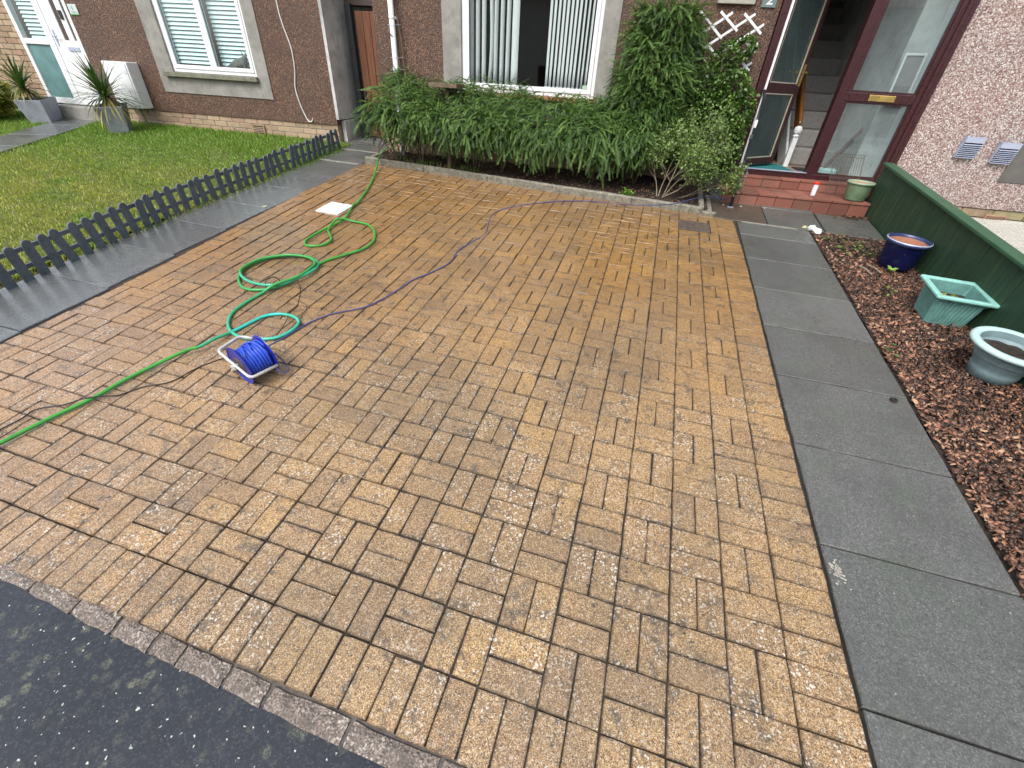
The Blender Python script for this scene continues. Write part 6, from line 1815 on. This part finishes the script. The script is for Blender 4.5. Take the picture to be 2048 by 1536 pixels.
def over_hose(p):
    d_ = min((Vector((p.x, p.y)) - Vector((q[0], q[1]))).length for q in HC[-80:])
    return Vector((p.x, p.y, p.z + 0.026 * max(0, 1 - (d_ / 0.07) ** 2)))
tag(obj('black_flex', MB().tube([over_hose(p) for p in bp], 0.0036, 8), M_['blackrubber'], None, G, smooth=True), 'thin black flex trailing from the reel over the hose to the left edge', 'cable')
WS = thing('wire_offcut', 'twisted dark wire tangled round the middle coil of the hose', 'wire', G @ T(-3.3, 1.8, 0))
wi = WS.matrix_world.inverted() @ G
obj('strand', MB().tube(catmull([(-3.60, 1.96, 0.06), (-3.62, 1.99, 0.068), (-3.587, 1.993, 0.07)] + [(p[0], p[1], 0.006) for p in WA[1:]], 6), 0.0024, 6), M_['iron'], WS, wi)
obj('strand', MB().tube(catmull([(WB[0][0], WB[0][1], 0.03)] + [(p[0], p[1], 0.006) for p in WB[1:4]] + [(WB[4][0], WB[4][1], 0.03), (WB[5][0], WB[5][1], 0.012)], 6), 0.0030, 6), M_['blackrubber'], WS, wi)
obj('tie', MB().tube(catmull([(-3.60, 1.90, 0.02), (-3.61, 1.93, 0.066), (-3.585, 1.995, 0.066), (-3.57, 2.02, 0.02)], 4), 0.004, 6), M_['blackrubber'], WS, wi)

RL = thing('cable_reel', 'blue cable reel in a scuffed white tube frame standing on the paving', 'cable reel', G @ T(-2.953, 1.066, 0) @ RZ(R(-18.6)))
AX = RX(R(-90))         # local z of a lathe -> local y of the reel
C0 = T(0, 0, 0.118)
def fl(y0, s_):
    M = C0 @ T(0, y0, 0) @ RX(R(-90 * s_))
    f = obj('flange', MB().lathe([(0.020, -0.001), (0.108, -0.001), (0.114, 0.001), (0.116, 0.005), (0.112, 0.006), (0.106, 0.0015), (0.020, 0.0015)], 48), M_['reelblue'], RL, M, smooth=False)
    obj('hub_plate', MB().lathe([(0.001, 0.006), (0.046, 0.006), (0.052, 0.0025), (0.052, 0.0016)], 28), M_['iron'], f)
    return f
fl(-0.072, -1); fl(0.072, 1)
mb = MB()
r_ = random.Random(33)
turns = 15
for layer in range(2):
    pts = []
    rr = 0.078 + 0.0085 * layer
    N = turns * 26
    for i in range(N):
        t = i / N; a_ = 2 * math.pi * turns * t + layer
        yy = (-0.064 + 0.128 * t) * (1 if layer == 0 else -1) + 0.004 * math.sin(a_ * 0.5 + layer) * (1 if layer else .3)
        pts.append((rr * math.cos(a_) , yy, rr * math.sin(a_)))
    mb.tube(pts, 0.0045, 6)
obj('cable_winding', mb, M_['cableblue'], RL, C0, smooth=True)
mb = MB()
for (y0, y1, ph) in ((-0.05, 0.03, 0.9), (0.0, 0.055, 1.2), (0.03, -0.04, 1.7), (0.058, 0.0, 0.5)):
    pts = [((0.0965) * math.cos(ph + 2.6 * k / 20), y0 + (y1 - y0) * k / 20, 0.0965 * math.sin(ph + 2.6 * k / 20)) for k in range(21)]
    mb.tube(pts, 0.0045, 6)
obj('stray_turns', mb, M_['cableblue'], RL, C0, smooth=True)
obj('drum', MB().lathe([(0.072, -0.071), (0.072, 0.071)], 30), M_['reelblue'], RL, C0 @ AX)
obj('axle', MB().lathe([(0.001, -0.10), (0.011, -0.10), (0.011, 0.10), (0.001, 0.10)], 14).lathe([(0.001, 0.084), (0.018, 0.084), (0.018, 0.099), (0.001, 0.1)], 6), M_['galv'], RL, C0 @ AX)
RI = (RL.matrix_world.inverted() @ G)
fr = [(-2.985, 1.200, 0.150), (-3.101, 1.163, 0.180), (-3.114, 1.009, 0.180), (-2.868, 0.942, 0.100), (-2.810, 1.085, 0.100)]
def rounded(P, rad=0.028):
    P = [Vector(p) for p in P]; out = [P[0]]
    for a_, b_, c_ in zip(P[:-2], P[1:-1], P[2:]):
        u_, v_ = (a_ - b_).normalized(), (c_ - b_).normalized()
        for k in range(6):
            t = k / 5; p0, p1, p2 = b_ + u_ * rad, b_, b_ + v_ * rad
            out.append(p0 * (1 - t) ** 2 + p1 * 2 * t * (1 - t) + p2 * t * t)
    out.append(P[-1]); return out
obj('tube_frame', MB().tube(rounded(fr), 0.0085, 12), M_['galv'], RL, RI, smooth=True)
obj('frame_leg', MB().tube(rounded([(-2.985, 0.978, 0.120), (-3.09, 1.015, 0.035), (-3.095, 1.03, 0.012), (-3.06, 1.14, 0.012)], 0.02), 0.0085, 10), M_['galv'], RL, RI, smooth=True)
obj('bearing', MB().box(-0.016, 0.016, -0.016, 0.016, -0.012, 0.012), M_['galv'], RL, RI @ T(-2.985, 0.972, 0.128), bevel=0.004)
obj('plug_lead', MB().tube(catmull([(-2.90, 1.17, 0.10), (-2.84, 1.16, 0.06), (-2.80, 1.13, 0.03), (-2.82, 1.10, 0.03), (-2.87, 1.11, 0.06)], 5), 0.0045, 8), M_['cablepurple'], RL, RI, smooth=True)
obj('plug', MB().box(-0.02, 0.02, -0.012, 0.012, -0.01, 0.012), M_['blackrubber'], RL, RI @ T(-3.03, 1.235, 0.06) @ RZ(0.8), bevel=0.004)

# ------------------------------------------------------------------ the other side of the street (it shows in the window glass)
OH = thing('far_house', 'pale rendered house across the street behind the camera', 'house', T(1, -15, -0.1))
oi = OH.matrix_world.inverted()
obj('wall', MB().box(-14, 16, -22, -15, -0.15, 4.8), M_['oldharl'], OH, oi)
obj('roof', MB().add([(-14.4, -14.6, 4.8), (16.4, -14.6, 4.8), (16.4, -22.4, 4.8), (-14.4, -22.4, 4.8), (-14.4, -18.5, 7.4), (16.4, -18.5, 7.4)], [(3, 2, 1, 0), (0, 1, 5, 4), (2, 3, 4, 5), (1, 2, 5), (3, 0, 4)]), M_['rooftile'], OH, oi)
for x_ in (-12, -8.5, -3.5, 0.0, 5, 8.5, 13):
    for z_ in (0.9, 3.2):
        wf = obj('window', frame_rect(MB(), x_, x_ + 1.5, z_, z_ + 1.15, 0.07, -15.04, -14.96).box(x_ + .72, x_ + .78, -15.03, -14.97, z_ + .07, z_ + 1.08), M_['white'], OH, oi)
        obj('pane', MB().box(x_ + .07, x_ + 1.43, -15.02, -15.005, z_ + .07, z_ + 1.08), M_['interiordark'], wf)
for x_ in (-5.6, 3.2, 11): obj('door', MB().box(x_, x_ + 0.95, -15.04, -14.99, 0, 2.1), M_['brown'], OH, oi)
